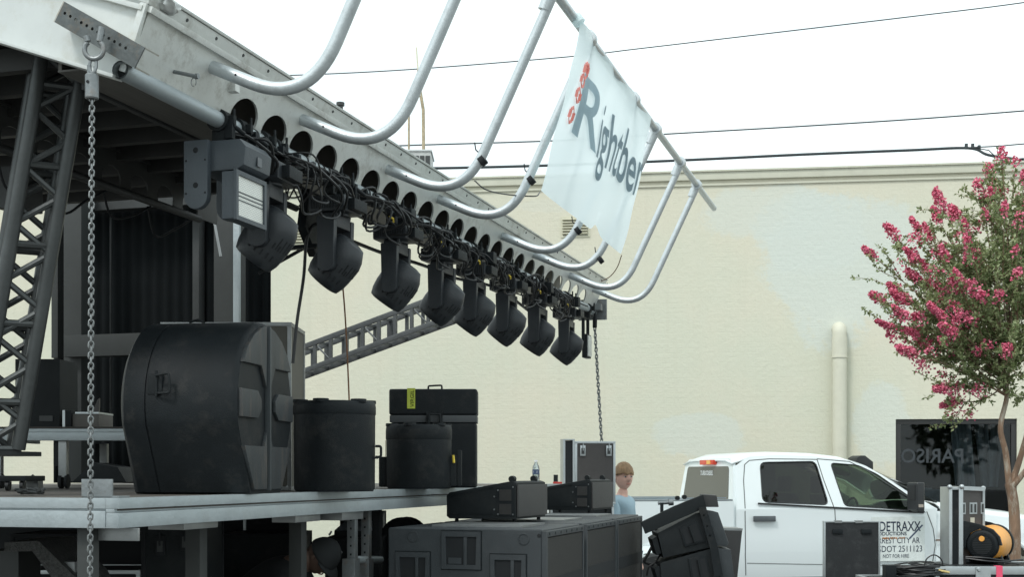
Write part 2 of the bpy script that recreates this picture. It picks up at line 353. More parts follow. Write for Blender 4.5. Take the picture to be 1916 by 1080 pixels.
MB().tube([L(783,165,25,o),L(782,130,25,o)],.022,8).build('collar',RP,r0)
MB().tube([L(782,130,25,o),L(779,88,25,o)],.016,8).build('whip_mast',mat('pale_fibreglass',(.66,.64,.5),.5),r0)
MB().tube([L(784,170,25,o),L(786,180,25,o)],.035,10).build('insulator',mat('pale_insulator',(.5,.52,.5),.4),r0)
# power lines
WIRE=mat('overhead_cable',(.035,.045,.05),.6)
def wire(name,label,pts,Y0_,Y1,r,parts=()):
    P=[PY(x,y,Y0_+(Y1-Y0_)*i/(len(pts)-1)) for i,(x,y) in enumerate(pts)]
    o=P[0]; P=bez([p-o for p in P],8); root=MB().tube(P,r,6).build(name,WIRE); root.location=o; tag(root,label,'power line','overhead wires crossing the sky'); return root
wire('overhead_wire','thin wire sloping highest across the white sky',[(300,146),(530,141),(760,130),(1060,106),(1200,90),(1480,57),(1700,31),(1916,4),(2200,-40)],26,24,.011)
wire('overhead_wire','thin wire passing behind the middle of the white banner',[(560,280),(760,272),(1040,263),(1240,251),(1500,236),(1720,222),(1916,207),(2200,183)],26,24,.014)
wr=wire('overhead_wire','thickest twisted cable just above the building cornice, ending at splices by the tree',[(560,318),(800,315),(1040,309),(1270,300),(1500,289),(1700,281),(1812,277),(1850,290),(1916,300),(2100,330)],25,23,.026)
wire('overhead_wire','thin wire leaving the cable splice above the tree towards the right edge',[(1812,276),(1870,273),(1916,269),(2100,255)],23.2,22.9,.012)
o=wr.location; m=MB()
for x,y in ((1808,272),(1820,272),(1832,275)):
    p=PY(x,y,23.2)-o; m.tube([p-Vector((.0,0,.05)),p+Vector((0,0,.03))],.03,8)
m.build('splice',WIRE,wr)
m=MB(); m.tube([p-o for p in [PY(1822,276,23.2),PY(1850,281,23.2),PY(1870,300,23.2),PY(1916,296,23.2)]],.01,6).build('jumper_wire',WIRE,wr)
#@@STAGE
# ---------------------------------------------------------------- mobile stage
ST=thing('mobile_stage','large aluminium mobile stage with deck, lattice arms and perforated roof header','stage',W(0,0,0),TH)
DZ=1.63
MB().box(.02,7.1,.02,4.6,DZ-.05,DZ-.002).build('deck',PLY,ST)
m=MB()
# front edge extrusion (v=0): upper rail, recessed groove, lower flange
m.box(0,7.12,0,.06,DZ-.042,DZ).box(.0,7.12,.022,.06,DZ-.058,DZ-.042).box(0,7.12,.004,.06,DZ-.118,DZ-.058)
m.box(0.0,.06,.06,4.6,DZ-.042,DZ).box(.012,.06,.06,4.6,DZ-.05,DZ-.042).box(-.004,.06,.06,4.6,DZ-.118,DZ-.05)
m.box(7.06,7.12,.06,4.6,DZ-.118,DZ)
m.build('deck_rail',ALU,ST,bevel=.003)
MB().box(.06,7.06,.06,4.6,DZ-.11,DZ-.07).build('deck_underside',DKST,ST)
# corner bracket & small hardware on the deck edge
a=PU(155,897,.06); c=PU(212,932,.06)
MB().box(.05,.06,c[1],a[1],DZ,a[2]).box(.05,.13,c[1]-.03,a[1],DZ,DZ+.008).build('corner_bracket',STEEL,ST,bevel=.002)
# legs under the deck
def leg(x0,x1,v,ytop=None,mt=POST,hole=False):
    a=PV(x0,1000,v); c=PV(x1,1000,v); w_=max(.05,(x1-x0)/F*W(a[0],v)[1]); m=MB(); m.box(a[0],a[0]+w_*.9,v,v+w_,0,DZ-.12); o_=m.build('support_leg',mt,ST,bevel=.004)
    if hole:
        k=MB()
        for i in range(16): k.box(a[0]-.002,a[0]-.0005,v+w_*.4,v+w_*.6,.75+.05*i,.762+.05*i)
        k.build('adjusting_hole',RIB,o_)
    return o_
leg(170,200,.16,mt=POST); leg(374,405,.25); leg(564,590,.2); 
leg(664,674,.12,mt=STEEL,hole=True); leg(690,700,.12,mt=STEEL,hole=True); leg(710,724,.25,mt=RIB)
for x in (661,687):
    a=PV(x,1047,.11); MB().box(a[0],a[0]+.075,.10,.18,0,a[2]).build('leg_sleeve',STEEL,ST,bevel=.004)
a=PV(664,1048,.14); c=PV(712,1048,.14); MB().tube([(a[0],.14,a[2]),(c[0],.14,c[2])],.022,12).build('cross_tube',ALU,ST)
for (x0,x1,y0,y1,v) in ((125,228,991,1015,.02),(344,420,981,995,.08),(553,602,965,979,.05),(640,745,950,966,.05)):
    a=PV(x0,y0,v); c=PV(x1,y1,v); w_=(x1-x0)/F*W(a[0],v)[1]
    if x0==125: m=MB().box(.10,.115,-.02,.22,DZ-.172,DZ-.12)
    else: m=MB().box(a[0],a[0]+.3,v,v+w_,DZ-.118-(y1-y0)/F*W(a[0],v)[1],DZ-.119)
    m.build('leg_plate',DKALU,ST,bevel=.003)
# roof header: sloping fascia with arched openings
FV0,FZ0,FV1,FZ1=0.0,3.325,-.085,3.535; fl=math.hypot(FV1-FV0,FZ1-FZ0); e=(Vector((0,FV1-FV0,FZ1-FZ0))/fl); nn=Vector((0,-e.z,e.y))
U0,U1=.055,8.15
holes=[]
for k in range(23):
    cu_=.97+.3*k
    if cu_>7.95: break
    hw=.122; holes.append([(cu_-hw*.86,.006),(cu_+hw*.86,.006)]+arc(cu_,.036,hw,-8,188,14,.092))
plate('header_fascia',[(U0,0),(U1,0),(U1,fl),(U0,fl)],holes,.012,PANEL,ST,lambda x,y,z:Vector((x,FV0,FZ0))+e*y+nn*(z+.006))
m=MB()
def strip(u0,u1,a,b_,n0,n1):   # box on the fascia plane: along e a..b, along normal n0..n1
    P=[Vector((u,FV0,FZ0))+e*x+nn*y for u in (u0,u1) for x,y in ((a,n0),(b_,n0),(b_,n1),(a,n1))]
    return P,[(0,1,2,3),(7,6,5,4),(0,4,5,1),(1,5,6,2),(2,6,7,3),(3,7,4,0)]
m.add(*strip(U0-.02,U1+.02,fl,fl+.026,-.03,.035)); m.add(*strip(U0-.03,U1+.03,fl+.028,fl+.078,-.03,.018)); m.add(*strip(U0-.03,U1+.03,fl+.080,fl+.092,-.03,.028))
tr=m.build('header_trim',PANEL,ST,bevel=.003)
m=MB()
for i in range(34):
    p=Vector((.3+.24*i,FV0,FZ0))+e*(fl+.055)+nn*.018; m.lathe([(.008,0),(.006,.004)],p,nn,8)
m.build('rivet',DKST,tr)
PZ=3.300; PR=.036
MB().tube([(0.0,-.004,PZ),(8.2,-.004,PZ)],PR,20,cap=False).tube([(0.0,-.004,PZ),(8.2,-.004,PZ)],PR-.006,20,cap=False).build('light_pipe',ALU,ST)
MB().tube([(.03,-.004,PZ),(.035,-.004,PZ)],PR-.0065,20).build('bore_shade_disc',RIB,ST)  # black disc stands in for the shade inside the open pipe end
# pin and small hardware on the fascia
for (x,y) in ((322,133),):
    a=Vector(PV(x,y,-.03)); b_=a+Vector((.0,-.11,-.03)); MB().tube([a,b_],.008,8).tube([b_,b_+Vector((0,-.012,0))],.012,8).tube([b_+Vector((0,.01,-.005))+Vector((0,math.sin(t_)*.012,-.018-math.cos(t_)*.018)) for t_ in [i*.7 for i in range(9)]],.002,5).build('lock_pin',STEEL,ST)
for x,y in ((437,160),(1084,505)):
    a=Vector(PV(x,y,-.07)); MB().box(a.x-.02,a.x+.02,a.y-.02,a.y+.02,a.z-.03,a.z+.03).build('bracket',PANEL,ST,bevel=.003)
# soffit panels and hidden back of the header
STRIPE=mat('ribbed_soffit',(.13,.125,.115),.5,.3,.25,3,.0,20,stretch=(1,40,1))
MB().box(.09,8.15,.03,.34,3.345,3.352).build('soffit_panel',STRIPE,ST)
MB().bar((.30,.36,3.35),(8.1,.36,3.35),.03,.03).build('soffit_tube',DKST,ST,bevel=.004)
# sloping roof skin above
RS=mat('roof_skin_inside',(.16,.15,.135),.6,.1,.25,4,0,20,stretch=(1,14,1))
m=MB(); m.prism([(0,-.12,3.595),(0,0.4,3.70),(0,4.6,4.2),(0,4.6,4.23),(0,0.4,3.73),(0,-.135,3.615)],(3.05,0,0)); m.build('roof_skin',RS,ST); m=MB(); m.prism([(3.05,-.12,3.595),(3.05,.34,3.69),(3.05,.34,3.72),(3.05,-.135,3.615)],(5.15,0,0)); m.box(.1,8.15,.33,.345,3.353,3.69); m.build('header_back',RS,ST)
m=MB()
for i in range(9):
    u=.35+.31*i; m.box(u,u+.05,.46,4.5,3.46,3.56)
m.build('joist',mat('joist_grey',(.055,.056,.054),.55,.3,.2,4),ST,bevel=.002)
MB().box(.1,3.05,.36,4.5,3.575,3.585).build('roof_lining',mat('dark_roof_lining',(.035,.033,.03),.8,0,.3,3,0,20,stretch=(1,14,1)),ST)
# inner beams with arched openings, parallel to the header
def inner(v,z0,h,mt):
    hs=[]
    for k in range(9):
        c_=.45+.28*k; hs.append([(c_-.085,.012),(c_+.085,.012),(c_+.09,.05)]+arc(c_,.06,.09,0,180,8,.06)+[(c_-.09,.05)])
    plate('inner_beam',[(.1,0),(3.02,0),(3.02,h),(.1,h)],hs,.008,mt,ST,lambda x,y,z:Vector((x,v+z,z0+y)))
    MB().box(.1,3.02,v-.03,v+.03,z0+h,z0+h+.012).build('beam_flange',mt,ST)
inner(1.25,3.30,.20,mat('inner_beam_grey',(.07,.072,.07),.5,.3,.12,4))
inner(2.9,3.30,.22,DKST)
MB().tube([(.1,1.22,3.285),(2.75,1.22,3.285)],.022,14).build('inner_tube',DKST,ST)
# end gable panel (faces the camera), rising to the back, with lower flange
u_=-.0
pts=[(262,160),(0,82),(-420,-44),(-420,-330),(305,-20),(305,30)]
P=[]
for x,y in pts:
    a=PU(x,y,.05); P.append((a[1],a[2]))
lo=PU(262,160,.05); P=[(-.01,3.27),(PU(0,82,.05)[1],PU(0,82,.05)[2]),(2.0,3.97),(2.0,4.5),(.4,3.86),(-.115,3.62),(-.085,3.53)]
gp=plate('end_panel',P,[],.012,WHITEP,ST,lambda x,y,z:Vector((.05+z,x,y)))
m=MB(); a,b_=Vector((.02,.02,3.275)),Vector((.02,2.0,3.975)); m.bar(a,b_,.07,.014); m.bar(Vector((.03,-.09,3.54)),Vector((.03,2.0,4.26)),.03,.02); m.bar(Vector((.03,-.115,3.62)),Vector((.03,2.0,4.37)),.04,.02)
m.build('panel_flange',WHITEP,gp,bevel=.002)
m=MB(); m.bar((.03,.002,3.30),(.03,-.095,3.56),.03,.02,(1,0,0)); m.build('corner_strip',WHITEP,gp,bevel=.003)
# perforated steel bar across the gable
pa=Vector((0,*PU(112,22,-.06)[1:])); pb=Vector((0,*PU(262,108,-.06)[1:])); dv=(pb-pa); LN=dv.length-.0; dv.normalize(); up_=Vector((0,-dv.z,dv.y)); up_= up_ if up_.z>0 else -up_
hs=[arc(.025+.0285*i,.05,.0065,0,330,9) for i in range(12)]
H_=.088
def bfn2(x,y,z): return Vector((-.06+z,pa.y,pa.z))+dv*x+up_*(y-H_/2)
pbar=plate('perforated_bar',[(0,0),(LN,0),(LN,H_),(0,H_)],hs,.006,mat('shaded_bar_steel',(.10,.11,.11),.5,.5,.2,15,.2,60,dirt=(.22,.14,.07),dscale=14,damt=.5),ST,bfn2)  # face colour darkened to stand for its shaded side; rust is its own
m=MB()
for a_,b2 in ((0,.006),(H_-.006,H_)):
    c8=[bfn2(x,y,z) for x in (0,LN) for y,z in ((a_,.004),(b2,.004),(b2,.10),(a_,.10))]
    m.add(c8,[(0,1,2,3),(7,6,5,4),(0,4,5,1),(1,5,6,2),(2,6,7,3),(3,7,4,0)])
c8=[bfn2(x,y,z) for x in (-.006,0) for y,z in ((0,-.002),(H_,-.002),(H_,.10),(0,.10))]
m.add(c8,[(0,1,2,3),(7,6,5,4),(0,4,5,1),(1,5,6,2),(2,6,7,3),(3,7,4,0)])
m.build('bar_flange',mat('pale_steel_flange',(.42,.41,.37),.5,.4,.15,15,dirt=(.3,.2,.1),dscale=20,damt=.5),pbar)
# crumpled tape at the corner
m=MB(); bmx=bmesh.new(); bmesh.ops.create_icosphere(bmx,subdivisions=3,radius=.05)
for v in bmx.verts: v.co=v.co*(1+.5*noise.noise(v.co*40)); 
c0=Vector((.15,-.12,3.585)); me=bpy.data.meshes.new('tape')
for v in bmx.verts: v.co=c0+Vector((v.co.x*1.2,v.co.y*.8,v.co.z*.6))
bmx.to_mesh(me); bmx.free(); link('tape_wrap',me,mat('silver_tape',(.5,.51,.5),.35,.6,.2,20),ST,60)
# hoop pipes and top rail
HX=[388,557,718,814,934,994,1061,1106]
RV,RZ=-1.057,4.41
for x in HX:
    u=PV(x,300,-.05)[0]; y0=-.06
    pts=[(u,-.05,3.487),(u,-.26,3.395),(u,-.50,3.29),(u,-.66,3.49),(u,RV+.01,RZ-.03)]
    pp=fillet([(u,-.05,3.487),(u,-.53,3.275),(u,RV+.006,RZ-.04)],.30,14)
    h_=MB().tube(pp,.0285,16).build('hoop_pipe',ALUP,ST)
    MB().tube([(u-.035,RV,RZ),(u+.035,RV,RZ)],.047,14).tube([(u,RV+.02,RZ-.035),(u,RV+.05,RZ-.11)],.038,14).build('pipe_clamp',ALUP,h_)
    MB().tube([Vector((u,-.055,3.488))+nn*.0,Vector((u,-.055,3.488))+Vector((0,-.012,-.005))],.036,14).build('socket',PANEL,h_)
    MB().lathe([(.005,0),(.005,.003)],(u-.0272,-.2,3.425),(-1,0,.3),8).build('bolt_hole',RIB,h_)
MB().tube([(.2,RV,RZ),(4.6,RV,RZ),(9.0,RV,RZ)],.028,16).build('top_rail',ALUP,ST)
# small clamp left on the header edge, and tie wraps on the hoops
a=Vector(PV(634,212,-.10)); b_=Vector(PV(664,236,-.10)); mm=MB(); mm.bar(a,b_,.03,.022); o_=mm.build('edge_clamp',mat('beige_handle',(.40,.34,.25),.7,0,.2,30),ST,bevel=.004); MB().tube([a+Vector((.02,0,.0)),a+Vector((.02,0,.045))],.014,10).tube([a+Vector((.02,0,.045)),a+Vector((.02,0,.062))],.022,10).build('clamp_knob',DKST,o_)
for (hx_,t_) in ((718,(-.66,3.50)),(814,(-.70,3.57)),(934,(-.66,3.50)),(994,(-.63,3.42))):
    u=PV(hx_,300,-.05)[0]; y_,z_=t_; MB().tube([(u,y_+.028,z_-.02),(u,y_-.0,z_+.0)],.033,12).tube([(u,y_,z_),(u-.01,y_+.05,z_+.05),(u-.015,y_+.055,z_+.09)],.004,5).build('tie_wrap',RIB,ST)
# near lattice arm
def truss(name,A,B,offs,rc,rb,n,mt,parent,br=None,col=None):
    A,B=Vector(A),Vector(B); d=(B-A); m=MB()
    for o_ in offs: m.tube([A+Vector(o_),B+Vector(o_)],rc,12)
    t_=m.build(name,mt,parent); m=MB(); k=len(offs)
    for i in range(k):
        p,q=Vector(offs[i]),Vector(offs[(i+1)%k])
        for j in range(n):
            a_=A+d*(j/n); b2=A+d*((j+.5)/n); c_=A+d*((j+1)/n)
            m.tube([a_+p,b2+q],rb,7,False); m.tube([b2+q,c_+p],rb,7,False)
    for e_ in (0,1):
        for i in range(k): m.tube([A+d*e_+Vector(offs[i]),A+d*e_+Vector(offs[(i+1)%k])],rb*1.2,8)
    m.build('lattice',mt,t_); return t_
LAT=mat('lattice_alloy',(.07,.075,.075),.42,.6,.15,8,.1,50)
uL=.42
T1=Vector(PU(112,110,uL)); B1=Vector(PU(22,650,uL)); B1=T1+(B1-T1)*1.36
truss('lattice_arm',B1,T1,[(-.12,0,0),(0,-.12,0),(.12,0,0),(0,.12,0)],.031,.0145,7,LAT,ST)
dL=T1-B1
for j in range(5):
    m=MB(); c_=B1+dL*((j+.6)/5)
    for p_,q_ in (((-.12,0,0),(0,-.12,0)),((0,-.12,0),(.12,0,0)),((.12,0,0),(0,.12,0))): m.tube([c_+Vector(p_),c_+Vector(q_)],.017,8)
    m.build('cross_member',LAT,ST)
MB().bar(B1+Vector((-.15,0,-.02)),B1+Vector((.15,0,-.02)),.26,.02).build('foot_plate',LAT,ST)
# far lattice arm
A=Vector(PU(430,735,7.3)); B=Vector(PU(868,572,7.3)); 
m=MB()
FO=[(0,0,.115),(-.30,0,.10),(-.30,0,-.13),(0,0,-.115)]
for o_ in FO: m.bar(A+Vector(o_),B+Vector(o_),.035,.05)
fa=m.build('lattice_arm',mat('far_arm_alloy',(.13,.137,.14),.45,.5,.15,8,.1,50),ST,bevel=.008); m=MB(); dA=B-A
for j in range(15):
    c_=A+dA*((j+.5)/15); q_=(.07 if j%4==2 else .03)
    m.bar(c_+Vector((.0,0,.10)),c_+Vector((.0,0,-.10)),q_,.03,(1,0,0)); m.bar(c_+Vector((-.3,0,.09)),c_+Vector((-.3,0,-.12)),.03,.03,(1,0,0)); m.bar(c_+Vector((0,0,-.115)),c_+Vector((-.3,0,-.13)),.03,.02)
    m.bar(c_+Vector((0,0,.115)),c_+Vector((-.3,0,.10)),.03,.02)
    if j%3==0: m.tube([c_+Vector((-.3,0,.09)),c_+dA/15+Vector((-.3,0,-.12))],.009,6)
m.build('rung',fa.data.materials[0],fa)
# diagonal brace rods in the far bay
MB().tube([PV(484,512,.6),PV(600,447,.3)],.010,8).build('brace_rod',RIB,ST)
# trailer posts, beams at the back
def vbox(x0,x1,y0,y1,u,mt,name,th=.12,par=ST):
    a=PU(x0,y0,u); c=PU(x1,y1,u); return MB().box(u,u+th,c[1],a[1],c[2],a[2]).build(name,mt,par,bevel=.004)
vbox(119,152,340,902,4.5,POST,'post',.16); vbox(400,441,330,905,4.5,POST,'post',.16)
vbox(436,447,400,905,4.48,ALU,'post_rail',.03)
vbox(119,275,628,664,4.42,POST,'cross_beam',.1)
vbox(96,108,380,670,4.9,POST,'post',.1)
vbox(360,372,400,600,4.9,DKST,'post',.1)
MB().tube([PU(398,398,4.3),PU(413,480,4.3)],.010,8).build('brace_rod',DKALU,ST)
vbox(100,520,320,372,4.7,DKST,'cross_beam',.1)
vbox(205,207,400,800,4.8,DKST,'conduit',.02)
vbox(228,262,830,905,5.2,mat('grey_white_board',(.30,.30,.28),.7),'side_board',.02)
m=MB()
for k_ in range(5):
    u0=.5+.45*k_; m.tube(bez([(u0,1.3,3.28),(u0+.12,1.32,3.16-.03*(k_%3)),(u0+.3,1.3,3.2),(u0+.45,1.28,3.28)],6),.007,6)
m.build('cable_swag',RIB,ST)
MB().box(1.15,1.35,1.32,1.46,3.06,3.27).build('winch_box',DKST,ST,bevel=.01)
# black drapes
def drape(x0,x1,y0,y1,u,label,folds=14):
    a=PU(x0,y0,u); c=PU(x1,y1,u); N=folds*8; m=MB(); vs=[];fs=[]
    org=Vector((u,c[1],0)); root_w=a[1]-c[1]; M_=10
    for j in range(M_+1):
        z=c[2]+(a[2]-c[2])*j/M_
        for i in range(N+1):
            t_=i/N; amp=.012*(1-.3*j/M_); vs.append((amp*math.sin(t_*folds*6.283+.6*math.sin(t_*9))+amp*.4*math.sin(t_*folds*2.1*3+j*.2),t_*root_w,z))
    for j in range(M_):
        for i in range(N): k=j*(N+1)+i; fs.append((k,k+1,k+N+2,k+N+1))
    m.add(vs,fs); o=m.build('stage_drape',DRAPE,None,smooth=60,solid=.004); o.location=W(u,c[1],0); o.rotation_euler=(0,0,TH)
    return tag(o,label,'drape','black drapes across the back of the stage')
drape(100,404,230,905,5.0,'wide black drape hanging between the two grey stage posts',16)
drape(446,506,250,905,4.9,'narrow black drape right of the right-hand stage post',4)
#@@LIGHTS
# ---------------------------------------------------------------- lighting fixtures
GP='moving head lights hanging in a row from the header pipe'
def clamp(m,x=0,top=.0):   # half coupler gripping the pipe, local origin = pipe centre
    m.tube([(x-.03,0,0),(x+.03,0,0)],.052,14); m.box(x-.02,x+.02,-.03,.03,-.09,-.045); m.box(x-.012,x+.012,-.075,-.04,-.02,.02); m.tube([(x,-.07,-.03),(x,-.07,.05)],.007,6)
def make_head():
    r=thing('moving_head_light','','stage light',(0,0,0),TH,GP)
    
    for x in (-.07,.07): m=MB(); clamp(m,x); m.build('clamp',BLK2,r,bevel=.002)
    m=MB(); m.box(-.115,.115,-.105,.105,-.185,-.10); b=m.build('base',GRYP,r,bevel=.012)
    m=MB()
    for i in range(12): m.box(-.118,-.1155,-.09+.0155*i,-.083+.0155*i,-.17,-.115)
    m.build('cooling_fin',RIB,b)
    MB().box(-.07,.09,-.145,-.104,-.175,-.115).build('display',BLK,b,bevel=.006)
    m=MB(); m.lathe([(.075,-.20),(.075,-.184)],(0,0,0),(0,0,1),20)
    prof=[(-.120,-.20),(.120,-.20),(.120,-.24)]
    m.box(-.0845,.0845,-.048,.048,-.265,-.187)
    for s in (-1,1):
        pts=[(s*.125,.052,-.21),(s*.125,-.052,-.21),(s*.125,-.046,-.475)]+[(s*.125,.046*math.cos(R(180+a)),-.475-.03*math.sin(R(a))) for a in range(30,151,30)]+[(s*.125,.046,-.475)]
        m.prism(pts,(-s*.040,0,0))
    m.build('yoke',GRYP,r,bevel=.008)
    ax=Vector((0,.62,-.78)).normalized(); c=Vector((0,0,-.45))
    prof=[(.055,-.150),(.085,-.142),(.116,-.090),(.124,-.06),(.124,.03),(.118,.08),(.104,.12),(.090,.125),(.083,.108)]
    m=MB(); m.lathe(prof,c,ax,32)
    for i in range(len(m.v)): x,y,z=m.v[i]; m.v[i]=(x*.70,y,z)
    h=m.build('head',GRYP,r,smooth=50)
    MB().lathe([(.080,.1055),(.05,.112),(.001,.115)],c,ax,24).build('lens',mat('dark_lens',(.02,.02,.03),.05),h)
    for i in range(len(h.children[0].data.vertices)): h.children[0].data.vertices[i].co.x*=.7
    m=MB(); nrm=Vector((0,-ax.z*-1,0)); side=Vector((0,-.78,-.62)).normalized()
    for i in range(7):   # vent slots on the outer shoulder
        x=-.055+.018*i; rr=.124*math.sqrt(max(0,1-(x/.083)**2))
        a_=c+side*(-0)+Vector((x,0,0))
        up2=Vector((0,-ax.z,ax.y)); up2=up2 if up2.y<0 else -up2
        p=c+Vector((x,0,0))+up2*(rr*.985)+ax*(-.055); q=p+ax*.062
        m.bar(p,q,.010,.006,up2)
    m.build('vent_slot',RIB,h)
    m=MB()
    for i in range(5):
        a=R(200+i*14); 
        for dd in (-.02,.04): 
            up2=Vector((0,-ax.z,ax.y)); up2=up2 if up2.y<0 else -up2
            dr=Vector((-math.sin(R(35+i*16))*.70,0,0))+up2*math.cos(R(35+i*16))
            p=c+dr*.1245+ax*dd; m.bar(p,p+ax*.03,.008,.003,dr)
    m.build('cooling_slot',RIB,h)
    return r
hx=[500,628,741,827,888,948,1006,1060]
labs=['nearest moving head light, partly behind the square strobe','second moving head light from the strobe, beside the hanging black cable','third moving head light along the pipe, just above the open gap before the lattice arm','fourth moving head light, overlapping the upper end of the far lattice arm','fifth moving head light counted from the strobe, overlapping the tip of the lattice arm','sixth moving head light counted from the strobe, against bare cream wall','seventh moving head light, last but one towards the far chain','farthest moving head light, next to the small end panel light']
head0=make_head()
for i,x in enumerate(hx):
    u=PV(x,500,-.0)[0]; o=head0 if i==0 else dup(head0)
    hd_=[c for c in o.children if c.name.startswith('head')][0]; tl_a=R([0,3,-2,4,-1,2,-3,1][i]); pv_=Vector((0,0,-.45)); hd_.rotation_euler=(tl_a,0,0); hd_.location=pv_-Matrix.Rotation(tl_a,3,'X')@pv_
    o.location=W(u,-.0,PZ); o.rotation_euler=(0,0,TH+R([3,-2,1,-3,2,0,-1,2][i])); o['label']=labs[i]
# strobe wash panel with yoke near the camera
def make_strobe():
    r=sthing('strobe_light','square grey strobe panel with pale honeycomb face at the near end of the pipe','stage light',*(PV(432,260,-.0)[0],0,PZ))
    
    for x in (-.1,.06): m=MB(); clamp(m,x); m.build('clamp',BLK2,r,bevel=.002)
    # local: x=u, y=v, z
    m=MB(); m.prism([(-.16,-.13,-.10),(-.16,-.16,-.135),(-.16,-.15,-.215),(-.16,-.115,-.235),(-.16,.08,-.235),(-.16,.115,-.21),(-.16,.10,-.10)],(.25,0,0)); b=m.build('base',GRYF,r,bevel=.008)
    MB().box(-.05,-.01,-.1610,-.158,-.20,-.16).build('rating_label',mat('label_grey',(.12,.13,.14),.5),b)
    m=MB(); pts=[(-.19,.13,-.10),(-.19,.012,-.10),(-.19,.012,-.345)]+[(-.19,.071-.059*math.cos(R(a)),-.345-.06*math.sin(R(a))) for a in range(20,161,20)]+[(-.19,.13,-.345)]
    m.prism(pts,(.035,0,0)); pts2=[(p[0]+.29,p[1],p[2]) for p in pts]; m2=MB(); m2.prism(pts2,(.03,0,0)); m2.build('yoke_arm',GRYF,r,bevel=.006); a=m.build('yoke_arm',GRYF,r,bevel=.006)
    m=MB()
    for z in (-.145,-.30): m.lathe([(.013,0),(.011,.003)],(-.190,.071,z),(-1,0,0),12)
    for y in (.024,.118):
        for z in (-.19,-.335): m.lathe([(.005,0),(.004,.003)],(-.190,y,z),(-1,0,0),8)
    m.build('bolt',RIB,a)
    m=MB(); m.box(-.185,.085,-.115,-.055,-.455,-.245); h=m.build('housing',GRYF,r,bevel=.006)
    plate('face_frame',[(-.19,-.46),(.095,-.46),(.095,-.24),(-.19,-.24)],[[(-.170,-.44),(.075,-.44),(.075,-.26),(-.170,-.26)]],.014,GRYF,h,lambda x,y,z:Vector((x,-.1235+z,y)))
    LM=bpy.data.materials.new('honeycomb_diffuser'); LM.use_nodes=True; k=LM.node_tree; bb=k.nodes['Principled BSDF']; bb.inputs['Roughness'].default_value=.3
    t_=k.nodes.new('ShaderNodeTexCoord'); mp_=k.nodes.new('ShaderNodeMapping'); mp_.inputs['Rotation'].default_value=(R(90),0,0); vo=k.nodes.new('ShaderNodeTexBrick'); vo.inputs['Scale'].default_value=1; vo.inputs['Brick Width'].default_value=.014; vo.inputs['Row Height'].default_value=.008; vo.inputs['Mortar Size'].default_value=.0012
    vo.inputs['Color1'].default_value=(.85,.86,.8,1); vo.inputs['Color2'].default_value=(.78,.8,.75,1); vo.inputs['Mortar'].default_value=(.45,.45,.42,1)
    k.links.new(t_.outputs['Object'],mp_.inputs[0]); k.links.new(mp_.outputs[0],vo.inputs['Vector']); k.links.new(vo.outputs['Color'],bb.inputs['Base Color'])
    f=MB().box(-.170,.075,-.1205,-.1155,-.44,-.26).build('diffuser',LM,h)
    m=MB()
    for z in (-.335,-.352,-.370): m.box(-.170,.075,-.1235,-.1206,z,z+.004)
    m.build('divider',GRYF,h)
    return r
s1=make_strobe()
def make_endpanel():
    u=PV(1088,600,-.03)[0]+.35; r=sthing('panel_light','small framed panel light at the far end of the header pipe','stage light',u,0,PZ)
    m=MB(); clamp(m,0); m.box(-.10,-.09,.0,.03,-.36,-.08).box(.09,.10,.0,.03,-.36,-.08).box(-.10,.10,.0,.06,-.10,-.09); m.build('yoke',BLK2,r)
    MB().box(-.085,.085,-.02,.03,-.475,-.25).build('housing',BLK2,r,bevel=.006)
    MB().box(-.07,.07,-.03,-.021,-.46,-.265).build('lens',mat('pale_panel_lens',(.5,.52,.5),.25),r); return r
make_endpanel()
# rear-facing panel light behind second head
r=sthing('panel_light','flat black panel light tilted behind the first two moving heads','stage light',PV(600,390,.25)[0],.25,3.28)
m=MB(); m.bar((-.12,.0,-.05),(-.22,-.02,-.28),.05,.3,(0,0,1)); m.build('housing',BLK2,r,bevel=.01); MB().tube([(0,0,-.0),(-.15,0,-.12)],.02,8).tube([(-.1,.2,-.02),(.1,.2,-.02)],.02,8).build('arm',BLK2,r)
MB().bar((-.15,-.10,-.29),(-.24,.1,-.31),.05,.02).build('barn_door',BLK,r)
